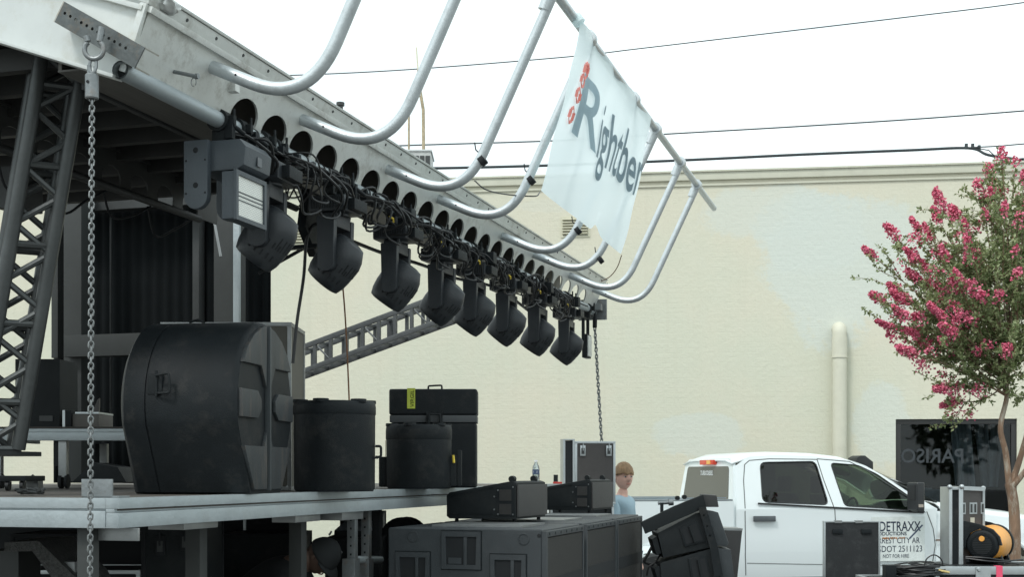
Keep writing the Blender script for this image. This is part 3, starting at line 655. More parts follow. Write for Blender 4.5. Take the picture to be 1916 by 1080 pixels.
# cable looms
def cable_pts(u,rad,len_,seed,v0=-.03,z0=3.26):
    rnd=random.Random(seed); pts=[]; n=rnd.randint(5,8); a=rnd.uniform(0,6.28)
    for i in range(n):
        f_=i/(n-1); a+=rnd.uniform(.5,1.4)
        pts.append((u+len_*(f_-.5)+rnd.uniform(-.05,.05),v0+rad*math.cos(a)*rnd.uniform(.5,1.2),min(-.045,z0-.03+rad*math.sin(a)*rnd.uniform(.5,1.2))))
    return bez(pts,6)
LOOM=['around the strobe clamp','between the first and second moving heads','between the second and third moving heads','between the third and fourth moving heads','between the fourth and fifth moving heads','between the fifth and sixth moving heads','between the sixth and seventh moving heads','at the far end of the pipe']
us=[PV(x,500,0)[0] for x in hx]; mids=[us[0]-.12]+[(us[i]+us[i+1])/2 for i in range(7)]
BLKC=RUBBER
for i,u in enumerate(mids+[us[-1]+.35]):
    if i==8: break
    r=sthing('cable_loom','tangle of looped black cables '+LOOM[i],'cable bundle',u,0,PZ,0,'cable bundles tied to the header pipe')
    m=MB(); rnd=random.Random(i*7+3); N=4 if i==0 else 8
    for k in range(N):
        m.tube(cable_pts(rnd.uniform(-.15,.15),rnd.choice((.06,.09,.12,.15)),rnd.uniform(.35,.85),i*100+k,-.05,-.055),rnd.choice((.0045,.006,.0075)),6)
    if i>0:
        for k in range(4):   # big hanging loops in front of the pipe
            c_=Vector((rnd.uniform(-.2,.2),-.08-.01*k,rnd.uniform(-.17,-.09))); ra=rnd.uniform(.07,.13)
            m.tube([c_+Vector((ra*1.2*math.cos(t_),.02*math.sin(3*t_+k),ra*math.sin(t_))) for t_ in [R(a) for a in range(int(rnd.uniform(0,60)),330,15)]],.0065,6)
    m.build('cable',BLKC,r)
    m=MB(); 
    for k in range(4):
        x=-.32+.17*k+rnd.uniform(-.04,.04); m=MB(); m.box(x-.015,x+.015,-.07,-.03,-.07+rnd.uniform(-.02,.02),.0); m.tube([(x,-.06,-.02),(x+.06,-.09,-.05)],.011,8); m.build('plug',BLK,r,bevel=.002)
    if i>=2:
        m=MB(); x=.05; m.tube([(x,-.115,-.11),(x+.03,-.125,-.12)],.006,8).tube([(x+.03,-.125,-.12),(x+.045,-.12,-.135)],.005,8); m.build('yellow_plug',YEL,r)
    m=MB()
    for k in range(3): x=-.3+.22*k+rnd.uniform(-.05,.05); MB().tube([(x,-.004,0),(x+.012,-.004,0)],PR+.004,16).build('cable_tie',RIB,r)
    if i in(2,4,6,7): MB().box(.28,.36,-.16,-.10,-.10,-.02).build('junction_box',BLK,r,bevel=.004)
def hang(name,label,pts,r_,m_,cat='cable'):
    P=[PY(*p) for p in pts]; o=P[0]; q=MB().tube(bez([p-o for p in P],10),r_,8).build(name,m_); q.location=o; return tag(q,label,cat)
hang('hanging_cable','thick black cable hanging from the header down to the drum cases',[(598,418,7.3),(583,425,7.3),(573,455,7.3),(568,520,7.3),(556,600,7.3),(548,680,7.3)],.009,RUBBER)
hang('hanging_cable','thin brown cord hanging behind the second moving head light',[(638,500,8.3),(645,580,8.3),(650,670,8.3),(655,790,8.3)],.005,RUST,'cord')
hang('hanging_cable','black cable sagging along behind the header between the moving heads',[(655,450,7.9),(720,475,8.5),(790,496,9.2),(850,520,10),(930,540,10.8),(1000,590,11.6)],.012,RUBBER)
hang('hanging_cable','thin cord strung from the hoop pipes towards the banner corner',[(888,338,8),(910,355,8),(950,364,8.3),(1000,367,8.4),(1010,360,8.6)],.004,RUBBER,'cord')
hang('hanging_cable','thin cord dangling from the low corner of the banner to the header',[(1163,478,9.6),(1155,500,9.8),(1142,517,10),(1125,527,10.6)],.0035,RUST,'cord')
# ---------------------------------------------------------------- chains
def chain(name,label,top,zbot,pitch,wr_,wd,dx=0):
    r=thing(name,label,'chain',top); m=MB(); n_=int((top[2]-zbot)/pitch); 
    for i in range(n_):
        z=-(i+.5)*pitch; hl=pitch/2+wr_; hw=wd/2-wr_; pts=[]
        sw=Vector((dx*i/n_,0,0)); rot=(i%2)*math.pi/2+.35+.12*math.sin(i*.7); cr,sr=math.cos(rot),math.sin(rot)
        for a in range(0,360,36):
            x=hw*math.cos(R(a)); zz=math.sin(R(a))*hw+(hl-hw)*(1 if 0<=a<180 else -1)
            pts.append(Vector((x*cr,x*sr,z+zz))+sw)
        m.tube(pts,wr_,6,closed=True)
    m.build('links',CHAIN,r); return r
pt=PU(172,178,-.12); Pw=W(*pt)
c1=chain('near_chain','long galvanised chain hanging at the near left corner of the stage',Pw,.02,.0205,.0038,.0255,-.012)
m=MB(); m.lathe([(.022,-.005),(.026,0),(.026,.085),(.022,.09)],(0,0,-.01),(0,0,1),20); s_=m.build('chain_sleeve',STEEL,c1); MB().lathe([(.006,0),(.006,.002)],(-.008,-.026,.045),(0,-1,0),10).build('pin_hole',RIB,s_)
# shackle
sh=Vector((.008,0,.175)); 
MB().tube([sh+Vector((.036*math.sin(R(a)),0,-.036*math.cos(R(a)))) for a in range(-140,141,14)],.0095,10).tube([sh+Vector((-.024,0,.03)),sh+Vector((-.03,0,.05))],.013,10).tube([sh+Vector((.02,0,.03)),sh+Vector((.03,0,.085))],.0125,10).build('shackle',STEEL,c1)
MB().tube([Vector((.004+.013*math.cos(t_),.006*math.sin(t_),.115+.032*math.sin(t_))) for t_ in [R(a) for a in range(0,360,24)]],.0065,8,closed=True).build('oval_link',STEEL,c1)
m=MB(); m.tube([(-.010,0,.075),(-.010,0,.115)],.009,8).tube([(.012,0,.078),(.012,0,.11)],.006,8).build('hook',STEEL,c1)
pf=PV(1113,612,-.03); c2=chain('far_chain','thin rusty chain hanging from the far end of the roof header',W(*pf),1.62,.034,.0062,.036,.09)
MB().lathe([(.018,0),(.022,.01),(.022,.10),(.018,.11)],(0,0,-.01),(0,0,1),14).tube([(0,0,.10),(0,.0,.17)],.01,8).build('chain_sleeve',BLK,c2)
MB().tube([Vector((.026*math.sin(R(a)),0,.20-.03*math.cos(R(a)))) for a in range(-150,151,15)],.009,8).build('shackle',STEEL,c2)
MB().box(8.05,8.22,-.10,.12,3.30,3.36).box(8.16,8.19,-.13,.15,3.22,3.42).build('end_bracket',STEEL,ST,bevel=.003)
# ---------------------------------------------------------------- banner
BNM=bpy.data.materials.new('thin_white_vinyl'); BNM.use_nodes=True; k=BNM.node_tree; k.nodes.clear()
oo=k.nodes.new('ShaderNodeOutputMaterial'); df=k.nodes.new('ShaderNodeBsdfDiffuse'); df.inputs[0].default_value=(.88,.99,1,1); tl=k.nodes.new('ShaderNodeBsdfTranslucent'); tl.inputs[0].default_value=(.90,.99,1,1); tp=k.nodes.new('ShaderNodeBsdfTransparent')
m1=k.nodes.new('ShaderNodeMixShader'); m1.inputs[0].default_value=.5; m2=k.nodes.new('ShaderNodeMixShader'); m2.inputs[0].default_value=.07
k.links.new(df.outputs[0],m1.inputs[1]); k.links.new(tl.outputs[0],m1.inputs[2]); k.links.new(m1.outputs[0],m2.inputs[1]); k.links.new(tp.outputs[0],m2.inputs[2]); k.links.new(m2.outputs[0],oo.inputs[0])
tl_=PV(1074,42,RV); tr_=PV(1208,222,RV)
bl_=PU(1013,357,tl_[0]+.05); br_=PU(1163,476,tr_[0]+.05)
uA,uB=tl_[0],tr_[0]; zA=RZ-.0
def bsurf(s,t):   # s along the rail 0..1, t down 0..1
    top=Vector((uA+(uB-uA)*s,RV-.03,RZ+.0)); bot=Vector(bl_)*(1-s)+Vector(br_)*s; top.z-=.035*math.sin(math.pi*s*3)**2*(.5+.5*s)+.01
    sag=-.09*math.sin(math.pi*s)*math.sin(math.pi*t)
    p=top*(1-t)+bot*t; nrm_=Vector((0,-.88,-.45))
    rip=.020*math.sin(s*21+t*3)*(1-t)**2+.010*math.sin(s*9-t*4+1)+.004*math.sin(s*34+2*t)*(1-t)+.004*math.sin(s*13+t*16)
    notch=0
    p+=nrm_*rip+Vector((0,-.015*math.sin(math.pi*t),0))
    if t>.85: p.z+= .06*((t-.85)/.15)*math.exp(-((s-.62)/.05)**2)
    return p
N,M_=90,60; m=MB(); vs=[bsurf(i/N,j/M_) for j in range(M_+1) for i in range(N+1)]; m.add(vs,[(j*(N+1)+i,j*(N+1)+i+1,(j+1)*(N+1)+i+1,(j+1)*(N+1)+i) for j in range(M_) for i in range(N)])
bn=m.build('banner',BNM,None,smooth=80); bn.location=W(0,0,0); bn.rotation_euler=(0,0,TH); tag(bn,'translucent white vinyl banner with slanted lettering, hanging from the top rail','banner')
bw=(uB-uA); bh=(RZ-(bl_[2]+br_[2])/2)
def bmap(off=.012): return lambda x,y,z: bsurf(min(1,max(0,x/bw)),min(1,max(0,1-y/bh)))+Vector((0,-.9,-.42))*(off)
SL=mat('slate_blue_print',(.34,.44,.49),.6,0,.05,3); SL2=mat('pale_slate_print',(.50,.62,.67),.6,0,.05,3); RD=mat('coral_red_print',(.85,.28,.24),.6)
bx0=.16*bw
fR=bmap()
def place(x0,y0): return lambda x,y,z: fR(x0+x,y0+y,z)
def fit(s_,x0,x1,y0,capw,m_,cap=.70,bold=.0):
    o_=text(s_,1,m_,bn,lambda x,y,z:Vector((x,y,z)),bold=bold,res=8); me_=o_.data; bm_=bmesh.new(); bm_.from_mesh(me_)
    bmesh.ops.triangulate(bm_,faces=bm_.faces[:])
    for _ in range(5): bmesh.ops.subdivide_edges(bm_,edges=[e_ for e_ in bm_.edges if e_.calc_length()>.045],cuts=1); bmesh.ops.triangulate(bm_,faces=bm_.faces[:])
    bm_.to_mesh(me_); bm_.free(); xs=[v.co.x for v in me_.vertices]; a_,b_=min(xs),max(xs)
    for v in me_.vertices: v.co=fR((x0+(x1-x0)*(v.co.x-a_)/(b_-a_))*bw,(y0+v.co.y*capw/cap)*bh+.0,0)
fit('R',.125,.375,.43,.36,SL2,bold=.015); fit('ightber',.385,.985,.42,.37,SL,cap=.74,bold=.012)
m=MB()
for (cx_,cy_,w_,h_) in ((.125,.80,.024,.04),(.112,.73,.022,.03),(.095,.63,.022,.035),(.082,.50,.022,.04),(.150,.83,.014,.02)):
    prv=None; pts=[]
    for q_ in range(0,7):
        a=R(30+60*q_); pts.append((cx_*bw+w_*bw*math.cos(a),cy_*bh+h_*bh*math.sin(a)*1.2))
    for i in range(6):
        (x0,y0),(x1,y1)=pts[i],pts[i+1]; p=fR(x0,y0,0); q=fR(x1,y1,0); m.bar(p,q,.005,.018,(0,0,1))
m.build('chain_emblem',RD,bn)
MB().tube([bsurf(0,0)+Vector((0,.03,.02)),bsurf(0,0)+Vector((0,.0,-.02))],.035,12).build('tie',BNM,bn)
#@@PROPS
# ---------------------------------------------------------------- cases on the deck
def kick():
    c=PY(390,0,6.45); r=thing('bass_drum_case','huge round black drum case with a moulded ribbed face, largest case on the deck','drum case',(c.x-.012,c.y,DZ),R(-8.5))
    Rr=.405; cz=.415
    def prof(s=1): return [(a*s,b) for a,b in [(x,y+cz) for x,y in arc(0,0,Rr,-14,194,40)]+[(-.235,.008),(-.215,0),(.215,0),(.235,.008)]]
    P=prof(); n_=len(P); L0,L1=-.235,.30
    secs=[(L0-.03,.90),(L0-.01,.975),(L0,1.0),(L0+.10,1.0),(L0+.101,.985),(L0+.108,.985),(L0+.109,1.0),(L1-.03,1.0),(L1-.012,.985),(L1,.955)]
    m=MB(); vs=[];fs=[]
    for x,s in secs:
        for (y,z) in P: vs.append((x,y*s,cz+(z-cz)*s if z>.02 else z))
    for i in range(len(secs)-1):
        for k_ in range(n_): fs.append((i*n_+k_,i*n_+(k_+1)%n_,(i+1)*n_+(k_+1)%n_,(i+1)*n_+k_))
    fs+=[tuple(range(n_)),tuple(range((len(secs)-1)*n_,len(secs)*n_))]; m.add(vs,fs); sh_=m.build('shell',BLK,r,smooth=40)
    m=MB(); X=L1-.004
    dome=[(-.02,.385),(-.10,.37),(-.20,.33),(-.29,.265),(-.345,.19),(-.10,.19),(-.03,.09)]
    hexa=[(-.375,.07),(-.15,.07),(-.10,.03),(-.10,-.02),(-.15,-.06),(-.375,-.06)]
    low=[(-.335,-.19),(-.06,-.19),(-.02,-.12),(-.02,-.395),(-.20,-.395)]
    for s in (-1,1):
        for pl in (dome,hexa,low): m.prism([(X,-y*s,z+cz) for y,z in pl],(.020,0,0))
    m.build('raised_rib',mat('scuffed_black_plastic',(.028,.033,.036),.5,0,.25,6,.3,200,dirt=(.16,.12,.09),dscale=5,damt=.5,stretch=(1,3,.5)),r,bevel=.006)
    MB().box(X,X+.03,-.008,.008,cz-.40,cz+.385).build('seam',mat('grey_seam_plastic',(.05,.058,.062),.5),r,bevel=.003)
    # carry handle on the camera-side flank
    a=R(188); m=MB(); y,z=-Rr*.975,cz+.09; 
    hb=m.box(-.12,-.05,y-.012,y+.02,z-.05,z+.045).build('handle_plate',BLK2,r,bevel=.006)
    MB().tube(fillet([(-.075,y-.006,z-.045),(-.06,y-.03,z-.045),(.0,y-.04,z-.045),(-.005,y-.04,z+.045),(-.065,y-.035,z+.035),(-.075,y-.006,z+.035)],.012,4),.006,8).tube([(-.075,y-.016,z-.058),(-.075,y-.016,z+.058)],.007,8).build('handle',BLK2,hb)
    m=MB(); m.tube([(.0,-.02,cz*2-.008),(-.04,0,cz*2+.01),(-.09,.02,cz*2+.0)],.006,6).build('strap',BLK2,r)
    return r
kick()
def roundcase(name,label,x0,x1,ytop,Y,bot=DZ,lidh=.2,ex=None,tape=False,oval=1.0):
    Wd=(x1-x0)/F*Y; c=PY((x0+x1)/2,ytop,Y); H=c.z-bot; r_=Wd/2
    r=thing(name,label,'drum case',(c.x,c.y+r_,bot))
    m=MB(); m.lathe([(r_*.93,0),(r_*.975,.015),(r_*.985,H*(1-lidh))],(0,0,0),(0,0,1),48)
    b_=m.build('shell',BLK,r,smooth=45)
    m=MB(); m.lathe([(r_*.99,0),(r_*1.0,.004),(r_*1.0,H*lidh-.035),(r_*.985,H*lidh-.012),(r_*.95,H*lidh-.004),(r_*.75,H*lidh-.004)],(0,0,H*(1-lidh)),(0,0,1),48); l=m.build('lid',BLK,r,smooth=45)
    for a in (200,255,320,20,90,140):
        x,y=r_*.84*math.cos(R(a)),r_*.84*math.sin(R(a)); MB().tube([(x,y,H-.012),(x,y,H+.006)],r_*.19,14).build('foot_pad',BLK,l,bevel=.003)
    return r,r_,H
r,rr,H=roundcase('tom_drum_case','round black drum case between the bass drum case and the pair of cases',536,695,747,6.92,lidh=.155)
MB().tube(fillet([(rr,-.02,H*.5),(rr+.03,-.02,H*.5),(rr+.03,-.02,H*.38),(rr,-.02,H*.38)],.012,4),.007,8).box(rr-.01,rr+.012,-.05,.01,H*.36,H*.38).build('handle',BLK2,r)
r,rr,H=roundcase('small_drum_case','shortest round black drum case, in front of the tall taped case',716,843,793,8.12,lidh=.235)
MB().box(rr-.02,rr+.03,-.03,.05,.0+.02,H*.52).box(rr+.032,rr+.06,-.02,.04,.0+.02,H*.60).build('side_lug',BLK2,r,bevel=.006)
MB().box(-rr-.045,-rr+.02,.0,.16,.01,H*.50).build('side_lug',BLK2,r,bevel=.012)
MB().tube([(rr+.01,-.05,H*.52),(rr+.015,-.06,H*.40)],.008,6).build('latch',YEL,r)
MB().quad((-rr*1.004,-.02,H*.48),(-rr*1.004,.02,H*.48),(-rr*1.004,.02,H*.76),(-rr*1.004,-.02,H*.76)).build('tape',mat('yellow_green_tape',(.50,.55,.08),.6),r)
def tall():
    Y=8.75; x0,x1=729,893; Wd=(x1-x0)/F*Y; c=PY((x0+x1)/2,728,Y); H=c.z-DZ
    r=thing('hardware_case','tall square black case with a yellow-green tape strip on its lid','drum case',(c.x,c.y,DZ)); hw=Wd/2
    MB().box(-hw+.012,hw-.006,0,.30,0,H*.66).build('shell',BLK,r,bevel=.02,seg=3)
    MB().box(-hw-.004,hw+.0,-.006,.306,H*.735,H).build('lid',BLK,r,bevel=.022,seg=3)
    MB().box(-hw,hw-.002,-.003,.303,H*.662,H*.733).build('seam_band',mat('worn_band',(.055,.06,.063),.5),r,bevel=.003)
    a=(762-811)/F*Y; b=(777-811)/F*Y
    tp_=MB().box(a,b,-.0095,-.0065,H*.80,H+.004).build('tape',mat('yellow_green_tape2',(.50,.56,.07),.6),r)
    text('VIRGIL',.040,mat('ink_black',(.03,.03,.03),.6),tp_,lambda x,y,z:Vector((a+.045-y*.9,-.0105,H*.815+x*.95)),ext=.0004)
    m=MB(); m.tube(fillet([(-.03,-.02,H*.62),(-.03,-.045,H*.62),(-.025,-.045,H*.74),(.045,-.045,H*.74),(.05,-.045,H*.62),(.05,-.02,H*.62)],.01,3),.007,8).box(-.045,-.02,-.03,.0,H*.6,H*.77).box(.04,.06,-.03,.0,H*.6,H*.77); m.build('handle',BLK2,r)
    MB().tube(fillet([(-.04,.1,H-.005),(-.04,.1,H+.025),(.05,.1,H+.030),(.05,.1,H-.005)],.01,3),.006,8).build('top_handle',BLK2,r)
tall()
# generic flight case
def flight(name,label,loc,rz,sx,sy,sz,cat='flight case',face=CASE,edge=EDGE,latch=(),group=None,lidz=None,t=.022,handle=False):
    r=thing(name,label,cat,loc,rz,group)
    MB().box(.006,sx-.006,.006,sy-.006,.006,sz-.006).build('body',face,r)
    m=MB()
    for x in (0,sx-t):
        for y in (0,sy-t): m.box(x,x+t,y,y+t,t,sz-t)
    for z in (0,sz-t):
        for y in (0,sy-t): m.box(0,sx,y,y+t,z,z+t)
        for x in (0,sx-t): m.box(x,x+t,t,sy-t,z,z+t)
    if lidz: m.box(-.003,sx+.003,-.004,.01,lidz-.012,lidz+.012)
    m.build('edge_trim',edge,r,bevel=.002)
    m=MB()
    for x in (.02,sx-.02):
        for y in (.02,sy-.02):
            for z in (.02,sz-.02):
                bb_=bmesh.new(); bmesh.ops.create_uvsphere(bb_,u_segments=8,v_segments=6,radius=.018)
                m.add([v.co+Vector((x,y,z)) for v in bb_.verts],[[v.index for v in f.verts] for f in bb_.faces]); bb_.free()
    m.build('corner_ball',edge,r)
    for (x,z) in latch:
        k=MB().box(x-.026,x+.026,-.010,.005,z-.05,z+.05).build('latch',edge,r,bevel=.004)
        MB().box(x-.015,x+.015,-.014,-.0105,z-.032,z+.025).build('latch_dish',DKST,k); MB().tube([(x,-.016,z),(x,-.016,z+.07)],.005,6).build('latch_key',edge,k)
    return r
p=PY(300,0,7.42); zt=PY(0,603,7.42).z
flight('road_case','grey road case with silver edges standing behind the bass drum case',(p.x,p.y,DZ),R(0),(545-300)/F*7.42,.5,zt-DZ,face=mat('grey_case_board',(.09,.085,.072),.6,0,.1,8,.1,60),edge=DKALU)
# riser with gear on the left
Y=8.3; a=PY(-40,0,Y).x; c=PY(245,0,Y).x; z1=PY(0,799,Y).z; z0=PY(0,825,Y).z
r=thing('drum_riser','low aluminium framed riser platform on casters at the left of the deck','platform',(a,Y,DZ)); wd=c-a
MB().box(0,wd,0,1.0,z1-DZ-.012,z1-DZ).build('top',mat('riser_ply',(.05,.045,.04),.7),r)
MB().box(0,wd,0,.04,z1-DZ-.035,z1-DZ-.013).box(0,wd,-.012,.03,z0-DZ,z1-DZ-.036).box(0,.03,.04,1,z0-DZ,z1-DZ-.013).box(wd-.03,wd,.04,1,z0-DZ,z1-DZ-.013).build('frame',ALU,r,bevel=.003)
for x,y in ((PY(113,0,Y).x-a,.02),(PY(113,0,Y).x-a,.85),(wd-.15,.85),(.1,.02)):
    l=MB().box(x-.02,x+.03,y,y+.05,.07,z0-DZ-.001).build('leg',DKALU,r,bevel=.003)
    MB().box(x-.05,x-.021,y,y+.05,.14,z0-DZ-.002).build('leg_brace',RIB,l)
    MB().tube([(x-.02,y+.025,.045),(x+.0,y+.025,.045)],.045,16).tube([(x+.02,y+.025,.045),(x+.035,y+.025,.045)],.045,16).build('caster',RIB,l)
def boxthing(name,label,cat,x0,x1,y0,y1,Y,dep,mt,bot=None,rz=0,bevel=.008):
    a=PY(x0,y1,Y); c=PY(x1,y0,Y); zb=a.z if bot is None else bot
    r=thing(name,label,cat,(a.x,a.y,zb),rz); MB().box(0,c.x-a.x,0,dep,0,c.z-zb).build('body',mt,r,bevel=bevel); r['w']=c.x-a.x; r['h']=c.z-zb; return r
r=boxthing('amplifier_cabinet','tall black cabinet standing on the riser, against the open wall gap','amplifier',28,112,672,799,8.45,.35,BLK2,bot=z1)
w_,h_=r['w'],r['h']; MB().box(w_*.55,w_*.85,-.006,-.001,.04,.075).build('badge',DKST,r)
r=boxthing('equipment_box','small grey open box with silver lid edge on the riser','box',135,185,775,799,8.4,.3,mat('dusty_grey_box',(.13,.12,.11),.7),bot=z1)
w_,h_=r['w'],r['h']; MB().box(.02,w_,-.004,.304,h_+.001,h_+.012).build('lid',EDGE,r); MB().prism([(w_*.75,0,h_+.013),(w_*1.0,0,h_+.013),(w_*1.02,0,h_+.10),(w_*.95,0,h_+.09)],(0,.02,0)).build('flap',CASE,r)
r=boxthing('equipment_box','narrow upright box with bright metal corner beside the grey box on the riser','box',119,133,768,799,8.38,.2,RIB,bot=z1)
MB().box(-.006,.010,-.004,.01,0,r['h']).build('edge_trim',EDGE,r)
# dolly
Y=7.3; a=PY(-30,0,Y).x; c=PY(49,0,Y).x
r=thing('dolly','low black wheeled dolly at the left edge of the deck','dolly',(a,Y,DZ)); wd=c-a; zz=PY(0,891,Y).z-DZ
MB().box(0,wd,0,.3,zz-.03,zz).build('platform',BLK2,r,bevel=.006)
for x in (wd-.03,wd-.11,.03):
    MB().tube([(x-.009,.03,.028),(x+.009,.03,.028)],.028,14).build('wheel',RUBBER,r); MB().box(x-.014,x+.014,.015,.045,.03,zz-.031).build('fork',DKST,r)
r=boxthing('stage_weight','small grey box with an upright bolt on the deck near the dolly','weight',48,72,900,916,7.6,.08,DKALU,bot=DZ); MB().tube([(.03,.03,r['h']),(.03,.03,r['h']+.035)],.005,6).tube([(.03,.03,r['h']+.02),(.03,.03,r['h']+.03)],.011,8).build('bolt',RIB,r)
p=PY(55,0,5.9); m=MB(); rnd=random.Random(4)
for i in range(7): m.tube(bez([(rnd.uniform(-.06,.07),rnd.uniform(-.03,.03),rnd.uniform(.006,.03)) for _ in range(5)],5),.006,6)
o=m.build('shackle_pile',DKST); o.location=(p.x,p.y,DZ+.002); tag(o,'little heap of dark shackles and cord on the deck edge left of the near chain','hardware')
a=PY(128,0,8.0); r=thing('floor_monitor','dark wedge lying on the deck under the riser','monitor speaker',(a.x,8.05,DZ))
q=lambda x,y:(PY(x,0,8.0).x-a.x,0,PY(0,y,8.0).z-DZ)
MB().prism([q(128,904),q(168,866),q(215,874),q(232,903)],(0,.3,0)).build('cabinet',BLK2,r,bevel=.006)
# bottle and small things on the far deck
p=W(6.86,.22,DZ); r=thing('water_bottle','clear plastic water bottle with a dark label standing on the far deck end','bottle',p)
PL=bpy.data.materials.new('clear_plastic'); PL.use_nodes=True; PL.node_tree.nodes.clear(); glassmat(PL.node_tree,(.80,.88,.92),.25,.1)
MB().lathe([(.026,0),(.031,.005),(.032,.05),(.029,.055),(.032,.06),(.032,.13),(.028,.155),(.013,.185),(.012,.195)],(0,0,0),(0,0,1),20).build('bottle_body',PL,r)
lb=MB().lathe([(.0328,.085),(.0328,.128)],(0,0,0),(0,0,1),20).build('label_band',mat('navy_label',(.06,.09,.16),.4),r); MB().lathe([(.014,.196),(.014,.212)],(0,0,0),(0,0,1),14).build('cap',mat('white_cap',(.8,.82,.84),.4),r)
MB().lathe([(.0332,.097),(.0332,.115)],(0,0,0),(0,0,1),6).build('label_stripe',mat('white_cap2',(.8,.82,.84),.4),lb)
r=boxthing('tool_box','tiny dark box beside the water bottle','box',1036,1044,889,906,12.1,.06,BLK2,bot=DZ,bevel=.002)
p=PY(1041,903,11.9); o=MB().box(-.03,.05,-.02,.02,0,.018).build('red_tape_roll',mat('red_plastic',(.45,.04,.03),.5),bevel=.006); o.location=(p.x,p.y,DZ); tag(o,'small red object lying beside the water bottle','tool')
# ---------------------------------------------------------------- subwoofers and array boxes in front of the deck
us0=2.69; vs0=-1.0; SZ=1.41
def make_sub(w_=.90,d_=.955,h=SZ):
    r=thing('subwoofer','','loudspeaker',(0,0,0),TH,'grey subwoofers in a row in front of the stage')
    MB().box(0,w_,.03,d_,0.01,h).build('cabinet',SUBM,r,bevel=.014,seg=3)
    m=MB(); m.box(.0,.028,0,.03,.0,h-.01).box(w_-.028,w_,0,.03,.0,h-.01).box(.028,w_-.028,.0,.03,h-.045,h-.012).box(.028,w_-.028,0,.03,0,.05); m.build('front_frame',SUBM,r,bevel=.004)
    g=MB().box(.03,w_-.03,.006,.028,.055,h-.05).build('grille',GRILLE,r)
    m=MB()
    for i in range(7): m.lathe([(.009,0),(.009,.002)],(.06+i*(w_-.12)/6,.0,h-.028),(0,-1,0),8)
    m.box(.03,w_-.03,.0025,.0055,h-.36,h-.28)
    m.build('screw',RIB,g)
    # camera-side handles: recessed pan with bar
    for (y,z,hw,hh) in ((.505,h-.125,.118,.108),(.225,h-.255,.105,.11),(.80,h-.25,.105,.11)):
        f=plate('handle_frame',[(y-hw,z-hh),(y+hw,z-hh),(y+hw,z+hh),(y-hw,z+hh)],[[(y-hw+.03,z-hh+.025),(y+hw-.03,z-hh+.025),(y+hw-.025,z+hh-.03),(y-hw+.025,z+hh-.03)]],.012,SUBM,r,lambda a,b_,c_:Vector((-.006+c_,a,b_)))
        MB().box(-.0014,-.0003,y-hw-.006,y+hw+.006,z-hh-.006,z+hh+.006).build('handle_shadow_gap',BLK,f)
        MB().box(.0-.0024,-.0016,y-hw+.02,y+hw-.02,z-hh+.02,z+hh-.02).build('handle_recess',RIB,f)
        MB().box(-.010,-.003,y-.035,y-.015,z-hh+.02,z+hh-.02).build('handle_bar',SUBM,f,bevel=.004); MB().box(-.0045,-.0026,y+.0,y+hw-.04,z-hh+.03,z-hh*.4).build('handle_lip',SUBM,f)
    MB().lathe([(.034,.0),(.034,.004),(.028,.005),(.027,.001)],(0,.80,h-.050),(-1,0,0),24).build('pole_cap',SUBM,r); MB().lathe([(.034,.0),(.034,.004),(.028,.005),(.027,.001)],(0,.135,h-.055),(-1,0,0),24).build('pole_cap',SUBM,r)
    MB().lathe([(.012,.0),(.010,.003)],(0,.045,h-.035),(-1,0,0),12).build('screw_hole',RIB,r)
    MB().box(.2,w_-.2,.2,d_-.2,h+.0005,h+.012).build('skid_plate',DKALU,r)
    return r
sub0=make_sub()
for i,(u,lab) in enumerate(((2.69,'nearest grey subwoofer, showing its side handles to the camera'),(3.66,'middle grey subwoofer of the row of three in front of the stage'),(4.60,'farthest grey subwoofer of the row, beside the tilted speaker stack'))):
    o=sub0 if i==0 else dup(sub0); o.location=W(u,vs0,0); o['label']=lab
def make_array(label,u,v,rz=0):
    r=sthing('array_speaker',label,'loudspeaker',u,v,SZ+.03,rz,'black wedge array speakers on top of the subwoofers')
    # profile in local v-z plane; tall end at v=0, low end at v=.5
    P=[(0,-.0,.0),(0,.0,.228),(0,.03,.238),(0,.45,.165),(0,.47,.145),(0,.47,.015),(0,.45,.0)]
    MB().prism(P,(.55,0,0)).build('cabinet',BLK2,r,bevel=.008)
    MB().prism([(0,-.0025,.015),(0,-.0025,.215),(.55,-.0025,.215),(.55,-.0025,.015)],(0,-.012,0)).build('front_panel',SPKF,r,bevel=.006)
    m=MB(); m.prism([(-.004,.015,.02),(-.004,.015,.218),(-.004,.13,.19),(-.004,.13,.02)],(.003,0,0)); f=m.build('rigging_plate',BLK,r,bevel=.001)
    m=MB(); m.box(-.0075,-.0045,.03,.11,.115,.185).box(-.0075,-.0045,.03,.11,.03,.095); m.build('vent_grille',GRILLE,f); 
    m=MB()
    for y,z in ((.02,.2),(.02,.03),(.12,.18),(.12,.03),(.145,.14),(.145,.06)): m.lathe([(.006,0),(.005,.003)],(-.004,y,z),(-1,0,0),8)
    m.build('bolt',STEEL,f)
    m=MB(); m.tube([(.02,.04,.25),(.06,.04,.25)],.02,12).tube([(.42,.04,.25),(.46,.04,.25)],.02,12).box(.03,.05,.03,.05,.22,.245).box(.43,.45,.03,.05,.22,.245); m.build('rigging_lug',BLK2,r)
    m=MB(); m.box(-.004,-.001,.15,.44,.028,.034).prism([(-.004,.15,.195),(-.004,.15,.200),(-.004,.44,.145),(-.004,.44,.140)],(.003,0,0)); m.build('side_rib',BLK,r)
    for x in (.05,.5):
        for y in (.03,.42): MB().tube([(x,y,-.03),(x,y,0.002)],.013,8).build('foot',RIB,r)
    return r
a=PV(973,980,-.85); print('array',a)
def at_x(x,v): return PV(x,900,v)[0]
make_array('left black wedge speaker lying on the nearest subwoofer',at_x(966,-.62),-.62,R(-4))
make_array('right black wedge speaker on top of the middle subwoofer',at_x(1106,-.62),-.62,R(-4))
